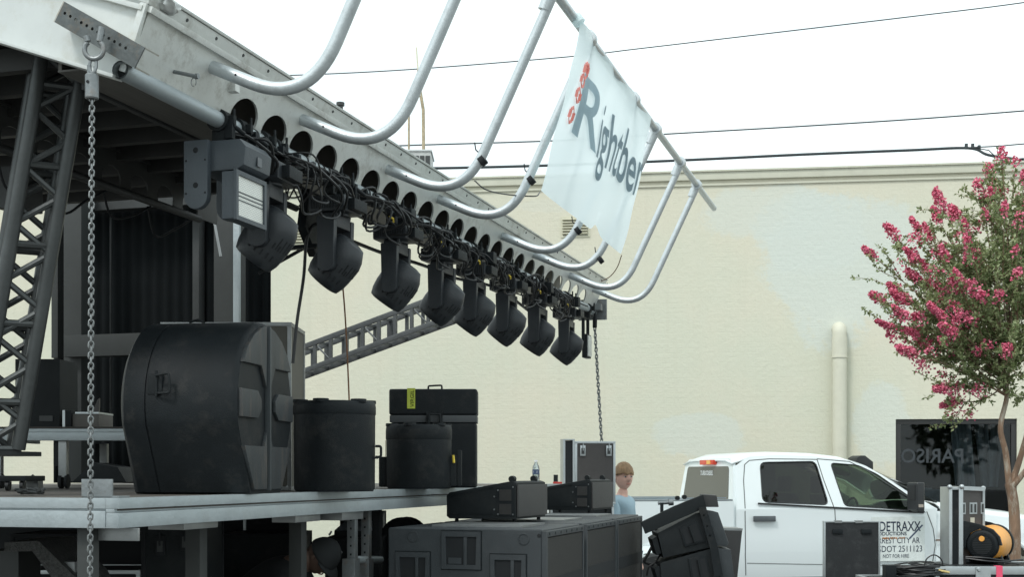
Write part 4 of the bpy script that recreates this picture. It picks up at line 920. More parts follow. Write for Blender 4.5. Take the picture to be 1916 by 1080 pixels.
# flight case at the far end behind the speakers
Y=12.6; a=PY(1053,945,Y); z2=PY(0,826,Y).z
fc=flight('flight_case','upright open flight case with two latches behind the wedge speakers, partly covering the standing man',(a.x+.115,a.y,a.z),R(12),(1150-1073)/F*Y+.01,.10,z2-a.z,latch=((.075,z2-a.z-.09),(.33,z2-a.z-.09)))
MB().box(-.10,-.001,.01,.10,0,z2-a.z+.006).build('lid_panel',RIB,fc); m=MB()
for x in (-.115,-.022): m.box(x,x+.02,-.002,.108,0,z2-a.z+.01)
m.box(-.115,-.002,-.002,.108,z2-a.z+.0105,z2-a.z+.02); m.build('lid_trim',EDGE,fc)
flight('road_case','low black road case under the upright flight case',(a.x-.12,a.y-.05,0),R(0),.60,.5,a.z-.002,face=BLK2)
#@@RIGHT
# ---------------------------------------------------------------- tilted speaker stack
Y=9.6; o=PY(1205,1078,Y); r=thing('speaker_stack_frame','black fly bar with a tilted arm holding the stacked array speakers','rigging frame',(o.x,o.y,0))
def Lq(x,y,dy=0,YY=Y): p=PY(x,y,YY); return Vector((p.x-o.x,dy,p.z))
back=Vector((.10,.42,0))
MB().prism([Lq(1200,978),(Lq(1262,948)),(Lq(1316,926)),(Lq(1322,950)),(Lq(1265,975)),(Lq(1208,1000))],(0,.05,0)).build('fly_arm',BLK2,r,bevel=.004)
MB().prism([Lq(1312,927,.0),Lq(1318,926,.0),Lq(1345,930,.35),Lq(1347,948,.35),Lq(1325,952,0),Lq(1316,948,0)],(.0,.0,0.001)).build('cap_plate',BLK2,r) if False else None
MB().prism([Lq(1314,926,.051),Lq(1343,928,.051),Lq(1347,950,.051),Lq(1320,950,.051)],(.03,.30,0)).build('fly_block',SPKF,r,bevel=.005)
MB().tube([Lq(1234,943,.1),Lq(1262,941,.1)],.013,12).tube([Lq(1254,941.5,.1),Lq(1263,941,.1)],.024,14).build('pin',STEEL,r)
MB().box(*(sorted((Lq(1238,0).x,Lq(1243,0).x))),.05,.1,Lq(0,962).z,Lq(0,942).z).build('pin_bracket',BLK2,r)
m=MB(); m.box(.30,.34,.15,.19,0,Lq(0,1040).z).box(.0,.7,.05,.40,.0,.05).build('dolly_base',BLK2,r)
m=MB()
for (x,y) in ((1270,933),(1283,931)): m.tube([Lq(x,y,.05),Lq(x,y,.11)],.016,10)
m.build('knob',BLK2,r)
plate('rigging_rail',[(Lq(1306,950).x,Lq(0,950).z),(Lq(1320,948).x,Lq(0,948).z),(Lq(1342,1022).x,Lq(0,1022).z),(Lq(1352,1078).x,Lq(0,1078).z),(Lq(1336,1080).x,Lq(0,1080).z),(Lq(1327,1024).x,Lq(0,1024).z)],[arc(Lq(1312+.33*(yy-950)*.9,0).x,Lq(0,yy).z,.008,0,330,8) for yy in (965,985,1003)],.012,BLK,r,lambda x,y,z:Vector((x,-.012+z,y)))
def spk(name,label,side,front,hand):
    q=thing(name,label,'loudspeaker',(o.x,o.y,0),0,'array speakers hung in the tilted stack')
    s_=[Lq(*p,.03) for p in side]; MB().prism(s_,(.0,.42,0)).build('cabinet',BLK2,q,bevel=.008)
    f_=[Lq(*p,.055) for p in front]; MB().prism(f_,(.02,.34,0)).build('front_panel',SUBM,q,bevel=.008)
    h_=[Lq(*p,.018) for p in hand]; c_=sum(h_,Vector())/4
    hf=MB().prism(h_,(0,.011,0)).build('handle_frame',BLK,q,bevel=.004)
    MB().prism([c_+(p-c_)*.78+Vector((0,-.0015,0)) for p in h_],(0,.001,0)).build('handle_recess',RIB,hf)
    a_=(h_[0]+h_[1])/2; b_=(h_[2]+h_[3])/2; MB().tube([a_+(b_-a_)*.1+Vector((0,-.012,0)),a_+(b_-a_)*.9+Vector((0,-.012,0))],.009,8).build('handle_bar',BLK2,hf)
    MB().prism([Lq(side[0][0]-10,side[0][1]+12,.05),Lq(side[0][0]-1,side[0][1]+6,.05),Lq(side[0][0]+8,side[0][1]+38,.05),Lq(side[0][0]-1,side[0][1]+42,.05)],(0,.3,0)).build('rear_box',BLK,q,bevel=.004)
    return q
spk('array_speaker','upper tilted array speaker with a recessed handle on the fly bar',[(1231,999),(1304,961),(1321,958),(1343,1023),(1242,1046)],[(1322,956),(1346,960),(1366,1018),(1362,1024),(1344,1023)],[(1272,990),(1305,975),(1321,1014),(1282,1025)])
spk('array_speaker','lower array speaker of the tilted stack, cut by the picture bottom',[(1236,1055),(1328,1029),(1343,1028),(1352,1100),(1240,1110)],[(1345,1027),(1370,1030),(1378,1100),(1353,1100)],[(1288,1047),(1322,1040),(1334,1090),(1296,1095)])
hang('signal_cable','black cable loops hanging behind the far subwoofer and tilted stack',[(1228,985,9.9),(1226,1010,9.9),(1214,1035,9.9),(1206,1052,9.9),(1222,1058,9.9),(1238,1068,9.9),(1246,1078,9.9)],.011,RUBBER)
hang('signal_cable','thin black cable running down between the stack and the truck',[(1234,1000,9.8),(1238,1030,9.8),(1228,1050,9.8),(1214,1062,9.8),(1210,1078,9.8)],.007,RUBBER)
# grey wedge beside the stack
Y2=10.6; a=PY(1356,1078,Y2); r=thing('stage_wedge','grey trapezoid case top right behind the tilted speaker stack','case',(a.x,a.y,0)); q=lambda x,y:(PY(x,0,Y2).x-a.x,0,PY(0,y,Y2).z)
MB().prism([q(1352,992),q(1389,993),q(1376,1120),q(1352,1130)],(0,.3,0)).build('cabinet',SPKF,r,bevel=.006); MB().prism([q(1351,989),q(1390,990),q(1389,994),q(1351,993)],(0,.31,0)).build('rim',DKALU,r); MB().box(.03,.33,.0,.3,0,.72).build('lower_cabinet',SPKF,r)
# ---------------------------------------------------------------- black panel case, lower centre right
Y3=11.0; a=PY(1541,1078,Y3); c=PY(1647,976,Y3); r=thing('case_lid','black carpeted case lid with silver edges standing in front of the truck door','flight case',(a.x,a.y,0)); wd=c.x-a.x
MB().box(.01,wd-.01,.0,.035,.0,c.z-.01).build('panel',mat('black_board',(.016,.018,.02),.6,0,.15,9,.1,80,dirt=(.12,.12,.12),dscale=9,damt=.25),r)
m=MB(); t_=.016; m.box(0,t_,-.006,.04,0,c.z).box(wd-t_,wd,-.006,.04,0,c.z).box(t_,wd-t_,-.006,.04,c.z-t_*.7,c.z); m.build('edge_trim',EDGE,r,bevel=.002)
for x in (.07,wd-.16):
    for z in (c.z-.105,c.z-.105-.41*1): 
        MB().box(x,x+.085,-.018,-.001,z,z+.04).build('handle',BLK,r,bevel=.012)
for x in (.09,.26): MB().box(x,x+.06,-.012,.03,c.z-.016,c.z+.006).build('hinge',DKALU,r)
# upright narrow case by the tree
Y4=9.3; a=PY(1776,1078,Y4); zt=PY(0,912,Y4).z; wd1=(1802-1776)/F*Y4; wd2=(1846-1802)/F*Y4+.03
r=thing('flight_case','upright opened flight case with bright metal edges beside the orange drum blower','flight case',(a.x,a.y,0))
MB().box(.02,wd1-.02,.012,.2,.30,zt-.01).build('lid_core',BLK,r)
m=MB(); m.box(0,.022,0,.2,.3,zt).box(wd1-.030,wd1,-.004,.2,.3,zt+.004).box(.022,wd1-.03,0,.2,zt-.02,zt); m.build('edge_trim',EDGE,r,bevel=.003)
P0=Vector((wd1,.02,0)); dr=Vector((.96,.55,0)).normalized(); 
m=MB(); m.prism([P0+Vector((0,0,.3)),P0+dr*wd2*1.1+Vector((0,0,.3)),P0+dr*wd2*1.1+Vector((0,0,zt-.012)),P0+Vector((0,0,zt-.006))],(0,.04,0)); bd=m.build('body',CASE,r)
m=MB(); m.bar(P0+Vector((0,-.004,zt-.008)),P0+dr*wd2*1.1+Vector((0,-.004,zt-.016)),.03,.028).bar(P0+dr*wd2*1.1+Vector((0,-.004,.3)),P0+dr*wd2*1.1+Vector((0,-.004,zt-.01)),.016,.016); m.build('lid_trim',EDGE,r)
for f_ in (.06,.42,.60,.95):
    p=P0+dr*wd2*1.1*f_; k=MB().bar(p+Vector((0,-.006,zt-.19)),p+Vector((0,-.006,zt-.11)),.026,.006,(0,1,0)).build('latch',EDGE,r); MB().bar(p+Vector((0,-.011,zt-.18)),p+Vector((0,-.011,zt-.12)),.013,.003,(0,1,0)).build('latch_dish',DKST,k)
p=P0+dr*wd2*.5; MB().bar(p+Vector((0,-.006,zt-.30)),p+Vector((0,-.006,zt-.215)),.035,.002,(0,1,0)).build('paper_label',mat('paper_label',(.5,.48,.4),.7),r)
m=MB()
for x,y,z in ((.004,0,zt),(wd1-.012,-.01,zt+.002),(P0+dr*wd2*1.1)[:2]+(zt-.01,)):
    m=MB(); bb_=bmesh.new(); bmesh.ops.create_uvsphere(bb_,u_segments=10,v_segments=8,radius=.017); m.add([v.co+Vector((x,y,z)) for v in bb_.verts],[[v.index for v in f.verts] for f in bb_.faces]); bb_.free(); m.build('corner_ball',EDGE,r)
MB().box(0,wd1+.1,0,.2,0,.298).build('lower_body',BLK,r)
# long case along the bottom edge with pink tape
Y5=9.0; a=PY(1750,0,Y5); zt=PY(0,1061,Y5).z
r=thing('long_flight_case','long black flight case with silver edge and pink tape along the bottom right edge','flight case',(a.x,Y5,0))
L_=1.3; MB().box(.005,L_,.005,.55,.1,zt-.006).build('body',BLK,r)
m=MB(); m.box(0,L_,0,.035,zt-.055,zt).box(0,.03,.035,.55,zt-.03,zt).box(0,L_,.52,.55,zt-.03,zt).box(0,.03,0,.03,.1,zt-.056); m.build('edge_trim',EDGE,r,bevel=.004)
x_=PY(1864,0,Y5).x-a.x; MB().box(x_,x_+.042,-.004,.05,zt-.13,zt+.003).build('pink_tape',mat('pink_tape',(.75,.08,.16),.6),r)
x_=PY(1828,0,Y5).x-a.x; m=MB(); m.box(x_-.01,x_+.09,-.008,-.001,zt-.16,zt-.004); m.build('corner_plate',EDGE,r); MB().lathe([(.016,0),(.010,.012)],(x_+.01,-.009,zt-.02),(0,-1,0),12).build('rivet',EDGE,r)
m=MB()
for x in (0.06,.2,.9,1.1):
    for y in (.1,.45): m.tube([(x,y-.02,.05),(x,y+.02,.05)],.05,14)
m.build('caster',RUBBER,r)
# blower / drum
p=PY(1838,1021,9.25); r=thing('drum_blower','orange drum blower in a black carry frame on the long flight case','blower',(p.x,p.y,zt)); z_=p.z-zt; 
ORG=mat('orange_drum_plastic',(.80,.36,.07),.4,0,.08,20,.1,100,dirt=(.6,.4,.1),dscale=8,damt=.2)
ax=Vector((.52,.854,0)).normalized()
c_=Vector((0,0,z_))
MB().lathe([(.105,.03),(.118,.05),(.130,.10),(.130,.34),(.124,.36)],c_,ax,36).build('drum',ORG,r,smooth=50)
rg=MB().lathe([(.088,-.008),(.098,-.004),(.108,.006),(.108,.036),(.10,.04)],c_,ax,36).build('end_ring',BLK,r,smooth=50)
MB().lathe([(.088,-.007),(.02,-.010)],c_,ax,30).build('grille_disc',mat('dark_grille',(.03,.033,.035),.5),rg)
m=MB(); sd=Vector((ax.y,-ax.x,0))
for i in range(15):
    z=-.083+.0119*i; h_=math.sqrt(max(0,.088**2-z*z)); m.bar(c_-ax*.018+Vector((0,0,z))-sd*h_,c_-ax*.018+Vector((0,0,z))+sd*h_,.004,.004)
m.build('grille_bar',BLK,rg); MB().lathe([(.020,-.020),(.018,-.024)],c_+Vector((0,0,.045)),ax,14).build('orange_emblem',ORG,rg)
MB().lathe([(.124,.36),(.136,.37),(.136,.40),(.10,.405)],c_,ax,30).build('end_ring',BLK,r,smooth=50)
# black hood frame and feet
m=MB()
for off in (0,.37):
    q0=c_+ax*off; pts=[q0-sd*(-.0)+sd*x+Vector((0,0,z)) for x,z in ((-.21,.17),(-.12,.165),(-.02,.145),(.07,.11),(.115,.06),(.13,0),(.112,-.0),(.10,.05),(.05,.095),(-.02,.112),(-.08,.085),(-.108,.03),(-.112,-.03),(-.14,.0),(-.17,.09))]
    m.prism(pts,ax*.03)
m.build('carry_frame',BLK,r,bevel=.004)
MB().tube([c_-sd*.20+Vector((0,0,.165)),c_-sd*.20+Vector((0,0,.165))+ax*.33],.014,12).build('handle_bar',EDGE,r)
m=MB()
for off in (.03,.24):
    q0=c_+ax*off; m.prism([q0+sd*x+Vector((0,0,z)) for x,z in ((-.13,-z_+.001),(-.12,-.07),(-.09,-.125),(.09,-.125),(.12,-.07),(.14,-z_+.001))],ax*.035)
m.build('foot_cradle',BLK,r,bevel=.004)
m=MB(); m.tube(bez([c_+Vector((-.15,-.10,-.075)),c_+Vector((-.02,-.15,-.08)),c_+Vector((.12,-.12,-.10)),c_+Vector((.28,.0,-.10))],8),.006,6).tube(bez([c_+Vector((-.15,-.10,-.085)),c_+Vector((-.02,-.16,-.10)),c_+Vector((.12,-.13,-.11)),c_+Vector((.26,.02,-.13))],8),.006,6); m.build('power_cord',RUBBER,r)
# cable heap
p=PY(1718,0,9.1); zt2=PY(0,1082,9.1).z
r=thing('cable_coil','heap of coiled black cable left of the long flight case','cable coil',(p.x,p.y,zt2)); m=MB(); rnd=random.Random(11)
for i in range(26):
    a0=rnd.uniform(0,6.28); rx=rnd.uniform(.10,.17); ry=rnd.uniform(.08,.14); cx_,cy_,cz_=rnd.uniform(-.05,.05),rnd.uniform(-.04,.04),rnd.uniform(.0,.075); tl1=rnd.uniform(-.25,.25); tl2=rnd.uniform(-.3,.3)
    m.tube([(cx_+rx*math.cos(t_),cy_+ry*math.sin(t_),max(.006,cz_+.01+tl1*rx*math.cos(t_)*.6+tl2*ry*math.sin(t_)*.6)) for t_ in [a0+R(a) for a in range(0,360,15)]],.0055,6,closed=True)
m.tube(bez([(.04,0,.08),(.06,0,.13),(.11,0,.155),(.16,0,.12),(.17,0,.05)],8),.005,6)
m.build('cable',RUBBER,r); MB().tube([(.10,-.12,.06),(.17,-.13,.045)],.009,8).build('plug',mat('brass_plug',(.6,.45,.2),.3,.8),r); MB().box(-.24,-.17,-.08,.02,0.0,.09).build('connector_box',BLK,r,bevel=.005)
flight('trunk_case','low black trunk under the coiled cable heap',(p.x-.35,p.y-.2,.05),0,.62,.5,zt2-.052,face=BLK)
#@@TRUCK
# ---------------------------------------------------------------- pickup truck
YAW=R(12); TO=Vector((2.604,15.5,0)); fw=Vector((math.cos(YAW),math.sin(YAW),0))
TK=thing('pickup_truck','white crew cab pickup truck parked in front of the cream building','truck',TO,YAW)
# local: x forward, y = to the far side (0 = near side plane), z up
def TP(x,y,yy=0):    # pixel -> local (s,z) on the plane local y=yy
    ox,oy=TO.x-math.sin(YAW)*yy, TO.y+math.cos(YAW)*yy; r_=(x-CX)/F; s=(oy*r_-ox)/(math.cos(YAW)-r_*math.sin(YAW)); return (s,EYE+(HY-y)*(oy+math.sin(YAW)*s)/F)
WID=2.0; BELT=1.30
def TUM(s,z,off=0):   # near side surface y for a given height (tumblehome above the belt, slight tuck below)
    y=0.0
    if z>BELT: y=(z-BELT)*.28
    if z<.95: y=(.95-z)**2*.25
    else: y+=-.0
    return y-off
PNT=bpy.data.materials.new('white_truck_paint'); PNT.use_nodes=True; b=PNT.node_tree.nodes['Principled BSDF']; b.inputs['Base Color'].default_value=(.80,.85,.86,1); b.inputs['Roughness'].default_value=.28; b.inputs['Coat Weight'].default_value=.5; b.inputs['Coat Roughness'].default_value=.05
tn=PNT.node_tree.nodes.new('ShaderNodeTexNoise'); tn.inputs['Scale'].default_value=1.2; cr=PNT.node_tree.nodes.new('ShaderNodeValToRGB'); cr.color_ramp.elements[0].color=(.76,.82,.83,1); cr.color_ramp.elements[1].color=(.82,.87,.88,1)
tcn=PNT.node_tree.nodes.new('ShaderNodeTexCoord'); PNT.node_tree.links.new(tcn.outputs['Object'],tn.inputs['Vector']); PNT.node_tree.links.new(tn.outputs['Fac'],cr.inputs[0]); PNT.node_tree.links.new(cr.outputs[0],b.inputs['Base Color'])
TRIM=mat('black_truck_trim',(.018,.02,.021),.5); SEAMM=mat('seam_shadow_gap',(.10,.11,.11),.8)
def rnd_poly(pts,r=.05,n=4):
    out=[]; k=len(pts)
    for i in range(k):
        p=Vector(pts[i]+(0,)); a=Vector(pts[i-1]+(0,)); c=Vector(pts[(i+1)%k]+(0,)); da=(a-p); dc=(c-p); ra=min(r,da.length*.45); rc=min(r,dc.length*.45); s=p+da.normalized()*ra; e_=p+dc.normalized()*rc
        for j in range(n+1): t_=j/n; q=s*(1-t_)**2+p*2*t_*(1-t_)+e_*t_*t_; out.append((q.x,q.y))
    return out
roofpx=[(1388,862),(1400,855),(1450,852),(1520,854),(1575,860),(1615,872),(1645,890),(1690,922),(1738,952)]
RF=[TP(x,y,.2) for x,y in roofpx]
win1=[TP(x,y,.12) for x,y in ((1424,866),(1528,864),(1543,945),(1421,940))]
win2=[TP(x,y,.12) for x,y in ((1556,867),(1606,871),(1640,888),(1698,932),(1722,957),(1573,947))]
FX=TP(1748,0)[0]
beltL=TP(1390,940)[1]; 
def dense(pts,step=.12):
    out=[]; k=len(pts)
    for i in range(k):
        a=Vector(pts[i]); c=Vector(pts[(i+1)%k]); n_=max(1,int((c-a).length/step))
        for j in range(n_): q=a+(c-a)*j/n_; out.append((q.x,q.y))
    return out
side=[(0.0,.42),(FX+.02,.40),(FX+.03,BELT-.05)]+[p for p in RF[::-1]]+[(0.035,1.80),(.0,BELT)]
w1r=rnd_poly(win1,.07); w2r=rnd_poly(win2,.05)
def sidemesh(far=False):
    me=plate_mesh(dense(side),[w1r,w2r],.03)
    bm=bmesh.new(); bm.from_mesh(me)
    for zc in (BELT,): pass
    bmesh.ops.bisect_plane(bm,geom=bm.verts[:]+bm.edges[:]+bm.faces[:],plane_co=(0,BELT,0),plane_no=(0,1,0))
    for zc in (.6,.8,.95): bmesh.ops.bisect_plane(bm,geom=bm.verts[:]+bm.edges[:]+bm.faces[:],plane_co=(0,zc,0),plane_no=(0,1,0))
    for v in bm.verts:
        s,z,t_=v.co; y=TUM(s,z)+.015+t_
        v.co=Vector((s,WID-y if far else y,z))
    bm.to_mesh(me); bm.free(); return me
link('cab_side',sidemesh(),PNT,TK,25); link('cab_side',sidemesh(True),PNT,TK,25)
# roof & pillars sweep
m=MB(); n_=len(RF); K=8; vs=[];fs=[]
prof=[(-.02,1.50)]+[(.02,1.80)]
spine=[(.0,1.84)]+RF[1:6]
for s,z in spine:
    y0=TUM(s,z)+.0
    for k in range(K+1):
        f_=k/K; y=y0+(WID-2*y0)*f_; crown=.045*(1-(2*f_-1)**8); vs.append((s,y,z+crown-.01))
for i in range(len(spine)-1):
    for k in range(K): a_=i*(K+1)+k; fs.append((a_,a_+1,a_+K+2,a_+K+1))
m.add(vs,fs); m.build('roof',PNT,TK,smooth=50,solid=.02)
# rear panel with window
def rear(x,y,z):   # x across 0..WID, y height
    lean=max(0,(y-1.25))*.10; return Vector((-.02+lean+z,x,y))
gl0,gl1=.28,WID-.28
o1=[(.02,.5),(WID-.02,.5),(WID-.02,1.27),(WID-.17,1.84),(WID-.3,1.90),(.3,1.90),(.17,1.84),(.02,1.27)]
gw=rnd_poly([(.20,1.30),(WID-.20,1.30),(WID-.30,1.79),(.30,1.79)],.05)
plate('rear_panel',dense(o1,.3),[gw],.03,PNT,TK,rear)
TG=bpy.data.materials.new('tinted_glass'); TG.use_nodes=True; TG.node_tree.nodes.clear(); glassmat(TG.node_tree,(.26,.26,.24),.05)
CG=bpy.data.materials.new('clear_green_glass'); CG.use_nodes=True; CG.node_tree.nodes.clear(); glassmat(CG.node_tree,(.38,.47,.38),.035)
PV_=bpy.data.materials.new('dusty_privacy_glass'); PV_.use_nodes=True; bb=PV_.node_tree.nodes['Principled BSDF']; bb.inputs['Base Color'].default_value=(.10,.10,.09,1); bb.inputs['Roughness'].default_value=.25
rw=plate('rear_window',rnd_poly([(.185,1.285),(WID-.185,1.285),(WID-.285,1.805),(.285,1.805)],.05),[],.004,PV_,TK,lambda x,y,z:rear(x,y,z)+Vector((-.018,0,0)))
MB().box(-.03,-.015,.19,WID-.19,1.262,1.284).build('window_seal',TRIM,rw)
text('CUMMINS',.052,mat('white_decal',(.8,.82,.82),.5),rw,lambda x,y,z:rear(1.0+.30-x*1.1+.0,1.735+y,0)+Vector((-.024,0,0)),bold=.002) if False else None
dc=mat('white_decal',(.8,.82,.82),.5)
text('TURBODIESEL',.075,dc,rw,lambda x,y,z:rear(1.22-x*.95,1.70+y,0)+Vector((-.0245,0,0)),bold=.003)
m=MB(); m.box(-.03,.07,.70,1.16,1.826,1.885); bl=m.build('brake_light',mat('brake_light_red',(.65,.06,.03),.25),TK,bevel=.008)
MB().box(-.036,-.029,.78,.90,1.833,1.878).build('reflector',mat('amber_lens',(.85,.45,.10),.2),bl)
# side windows
def wpane(poly,mt,name='side_window',far=False,shr=0):
    def fn(x,y,z):
        yy=TUM(x,y)+.016+z; return Vector((x,WID-yy if far else yy,y))
    return plate(name,poly,[],.004,mt,TK,fn)
wpane(w1r,TG); wpane(w2r,CG); wpane(w1r,TG,far=True); wpane(w2r,CG,far=True)
def loop(poly,mt,name,rad,par=TK,off=.0):
    m=MB(); m.tube([(x,TUM(x,y)-off,y) for x,y in poly],rad,6,closed=True); return m.build(name,mt,par)
loop(w1r,TRIM,'window_gasket',.007); loop(w2r,TRIM,'window_gasket',.007)
m=MB(); a=TP(1418,943); c=TP(1728,960); m.bar((a[0],-.004,a[1]),(c[0],-.004,c[1]),.012,.022); m.build('belt_trim',TRIM,TK)
# windshield & cowl
wsT,wsB=RF[5],TP(1742,942,.3); m=MB(); vs=[];fs=[]
for i,(s,z) in enumerate((wsT,((wsT[0]+wsB[0])/2,(wsT[1]+wsB[1])/2+.03),(wsB[0],wsB[1]))):
    for k in range(K+1):
        f_=k/K; y0=.20-.04*i; vs.append((s+.10*(1-(2*f_-1)**2),y0+(WID-2*y0)*f_,z+.03*(1-(2*f_-1)**2)))
for i in range(2):
    for k in range(K): a_=i*(K+1)+k; fs.append((a_,a_+1,a_+K+2,a_+K+1))
m.add(vs,fs); m.build('windshield',CG,TK,smooth=60)
MB().prism([(p[0],.0,p[1]) for p in ((wsB[0]-.05,wsB[1]-.12),(wsB[0]+.3,wsB[1]-.10),(wsB[0]+.25,wsB[1]-.02),(wsB[0]-.02,wsB[1]-.03))],(0,0.001,0)).build('tmp',TRIM) if False else None
MB().box(FX-.35,wsB[0]+.02,.12,WID-.12,.9,wsB[1]-.06).build('dashboard',TRIM,TK,bevel=.04)
# door seams
m=MB()
def seam(pts,w_=.010):
    P=[TP(*p) for p in pts]
    for (s0_,z0_),(s1_,z1_) in zip(P,P[1:]):
        n_=6
        for j in range(n_):
            a0=j/n_;a1=(j+1)/n_; p=(s0_+(s1_-s0_)*a0,z0_+(z1_-z0_)*a0); q=(s0_+(s1_-s0_)*a1,z0_+(z1_-z0_)*a1)
            m.bar((p[0],TUM(*p)-.0005,p[1]),(q[0],TUM(*q)-.0005,q[1]),w_,.004,(0,1,0))
seam([(1398,1078),(1395,1040),(1394,960),(1397,900),(1402,870),(1412,862),(1450,859),(1540,860),(1548,900),(1562,955),(1568,1078)])
seam([(1540,859),(1600,864),(1634,882),(1690,922),(1730,950)])
seam([(1734,958),(1746,990),(1750,1020),(1744,1078)])
seam([(1399,1055),(1566,1058),(1745,1062)],.007)
m.build('door_seam',SEAMM,TK)
for (x0,x1,y0,y1) in ((1408,1449,966,977),):
    a=TP(x0,y1); c=TP(x1,y0); MB().box(a[0],c[0],-.045,-.018,a[1],c[1]).box(a[0]+.02,a[0]+.05,-.02,.004,a[1]+.01,c[1]-.01).box(c[0]-.05,c[0]-.02,-.02,.004,a[1]+.01,c[1]-.01).build('door_handle',mat('satin_chrome_handle',(.12,.13,.14),.3,.5),TK,bevel=.010)
a=TP(1600,976); MB().box(a[0],a[0]+.24,-.045,-.018,a[1]-.07,a[1]).build('door_handle',TRIM,TK,bevel=.01)
# mirror
a=TP(1689,955); c=TP(1705,903); mr=MB().box(a[0],c[0]-.01,-.34,-.10,a[1],c[1]).build('wing_mirror',mat('mirror_plastic',(.025,.028,.03),.4),TK,bevel=.025,seg=3)
MB().box(a[0]-.006,a[0]-.001,-.30,-.14,a[1]+.12,c[1]-.03).build('mirror_glass',TRIM,mr)
MB().bar((a[0]+.06,-.12,a[1]+.03),(a[0]+.18,.02,a[1]-.0),.05,.07).build('mirror_arm',TRIM,mr,bevel=.01); MB().box(a[0]+.02,c[0]-.03,-.343,-.339,a[1]+.04,a[1]+.075).build('marker_lens',mat('pale_lens',(.4,.35,.3),.3),mr)
m=MB(); tri=[TP(1700,958),TP(1732,960),TP(1706,928)]; m.prism([(x,TUM(x,z)-.004,z) for x,z in tri],(0,.01,0)); m.build('mirror_sail',TRIM,TK)
# beacon / roof fin
a=TP(1597,862,1.0); MB().prism([(a[0]-.04,.9,a[1]-.10),(a[0]-.0,.9,a[1]+.03),(a[0]+.05,.9,a[1]+.06),(a[0]+.11,.9,a[1]+.06),(a[0]+.22,.9,a[1]-.02),(a[0]+.22,.9,a[1]-.12)],(0,.25,0)).build('roof_marker',TRIM,TK,bevel=.01)
# front fender, hood
HT=[TP(x,y,.35) for x,y in ((1738,944),(1800,951),(1886,962),(1960,975),(2040,995))]
fs_=[(FX+.03,.45)]+[(FX+.36+.50*(1-math.cos(R(a)))-0.0,.45+.50*math.sin(R(a))) for a in range(0,181,15)]+[(FX+1.75,.5),(FX+1.85,.9),(HT[4][0],HT[4][1]-.12)]+[(p[0],p[1]-.06) for p in HT[3:0:-1]]+[(FX+.03,BELT-.03)]
plate('front_fender',fs_,[],.03,PNT,TK,lambda x,y,z:Vector((x,.015+z+max(0,(y-1.1))*.35,y)),smooth=25)
plate('front_fender',fs_,[],.03,PNT,TK,lambda x,y,z:Vector((x,WID-.015-z-max(0,(y-1.1))*.35,y)),smooth=25)
arc_=[(FX+.36+.50*(1-math.cos(R(a))),.45+.50*math.sin(R(a))) for a in range(0,181,12)]
m=MB(); m.tube([(x,-.01,y) for x,y in arc_],.028,8).build('fender_flare',PNT,TK)
m=MB(); vs=[];fs=[]
for i,(s,z) in enumerate(HT):
    for k in range(K+1):
        f_=k/K; y0=.06; vs.append((s+(.12*(1-(2*f_-1)**2) if i==0 else 0),y0+(WID-2*y0)*f_,z-.065+.10*(1-(2*f_-1)**4)))
for i in range(len(HT)-1):
    for k in range(K): a_=i*(K+1)+k; fs.append((a_,a_+1,a_+K+2,a_+K+1))
m.add(vs,fs); m.build('hood',PNT,TK,smooth=50,solid=.02)
a=TP(1741,940,.5); MB().bar((a[0]-.02,.35,a[1]+.0),(a[0]+.12,.9,a[1]+.02),.05,.03).build('wiper',TRIM,TK,bevel=.006)
MB().box(HT[4][0]+.02,HT[4][0]+.12,.1,WID-.1,.55,HT[4][1]-.1).build('grille',TRIM,TK,bevel=.03)
MB().box(HT[4][0]+.02,HT[4][0]+.25,.02,WID-.02,.42,.62).build('bumper',EDGE,TK,bevel=.04)
# bed
bedz=TP(1240,939)[1]
bx_=[(-1.95,.55),(-1.95,bedz),(-.04,bedz-.0),(-.04,.45),(-.45,.45)]+[(-.95+.5*math.cos(R(a)),.45+.50*math.sin(R(a))) for a in range(0,181,15)]+[(-1.6,.5)]
for far in (0,1):
    bs=plate('bed_side',bx_,[],.03,PNT,TK,(lambda x,y,z:Vector((x,WID-.0-z,y))) if far else (lambda x,y,z:Vector((x,.0+z-(0.04 if .45<y<1.05 else 0)*0,y))),smooth=25)
    yy=WID-.08 if far else -.015
    MB().box(-1.95,-.05,yy,yy+.09,bedz+.001,bedz+.022).build('bed_rail_cap',mat('grey_rail_cap',(.22,.25,.26),.5),bs,bevel=.006)
MB().box(-1.97,-.05,.05,WID-.05,.75,.78).box(-2.0,-1.955,.03,WID-.03,.6,bedz-.01).box(-.06,-.045,.05,WID-.05,.6,bedz-.02).build('bed_floor',PNT,TK)
m=MB(); m.bar((-1.95,.02,bedz+.028),(-.1,.10,bedz+.035),.05,.012).build('bed_cover',mat('blue_grey_cover',(.18,.22,.25),.6),TK)
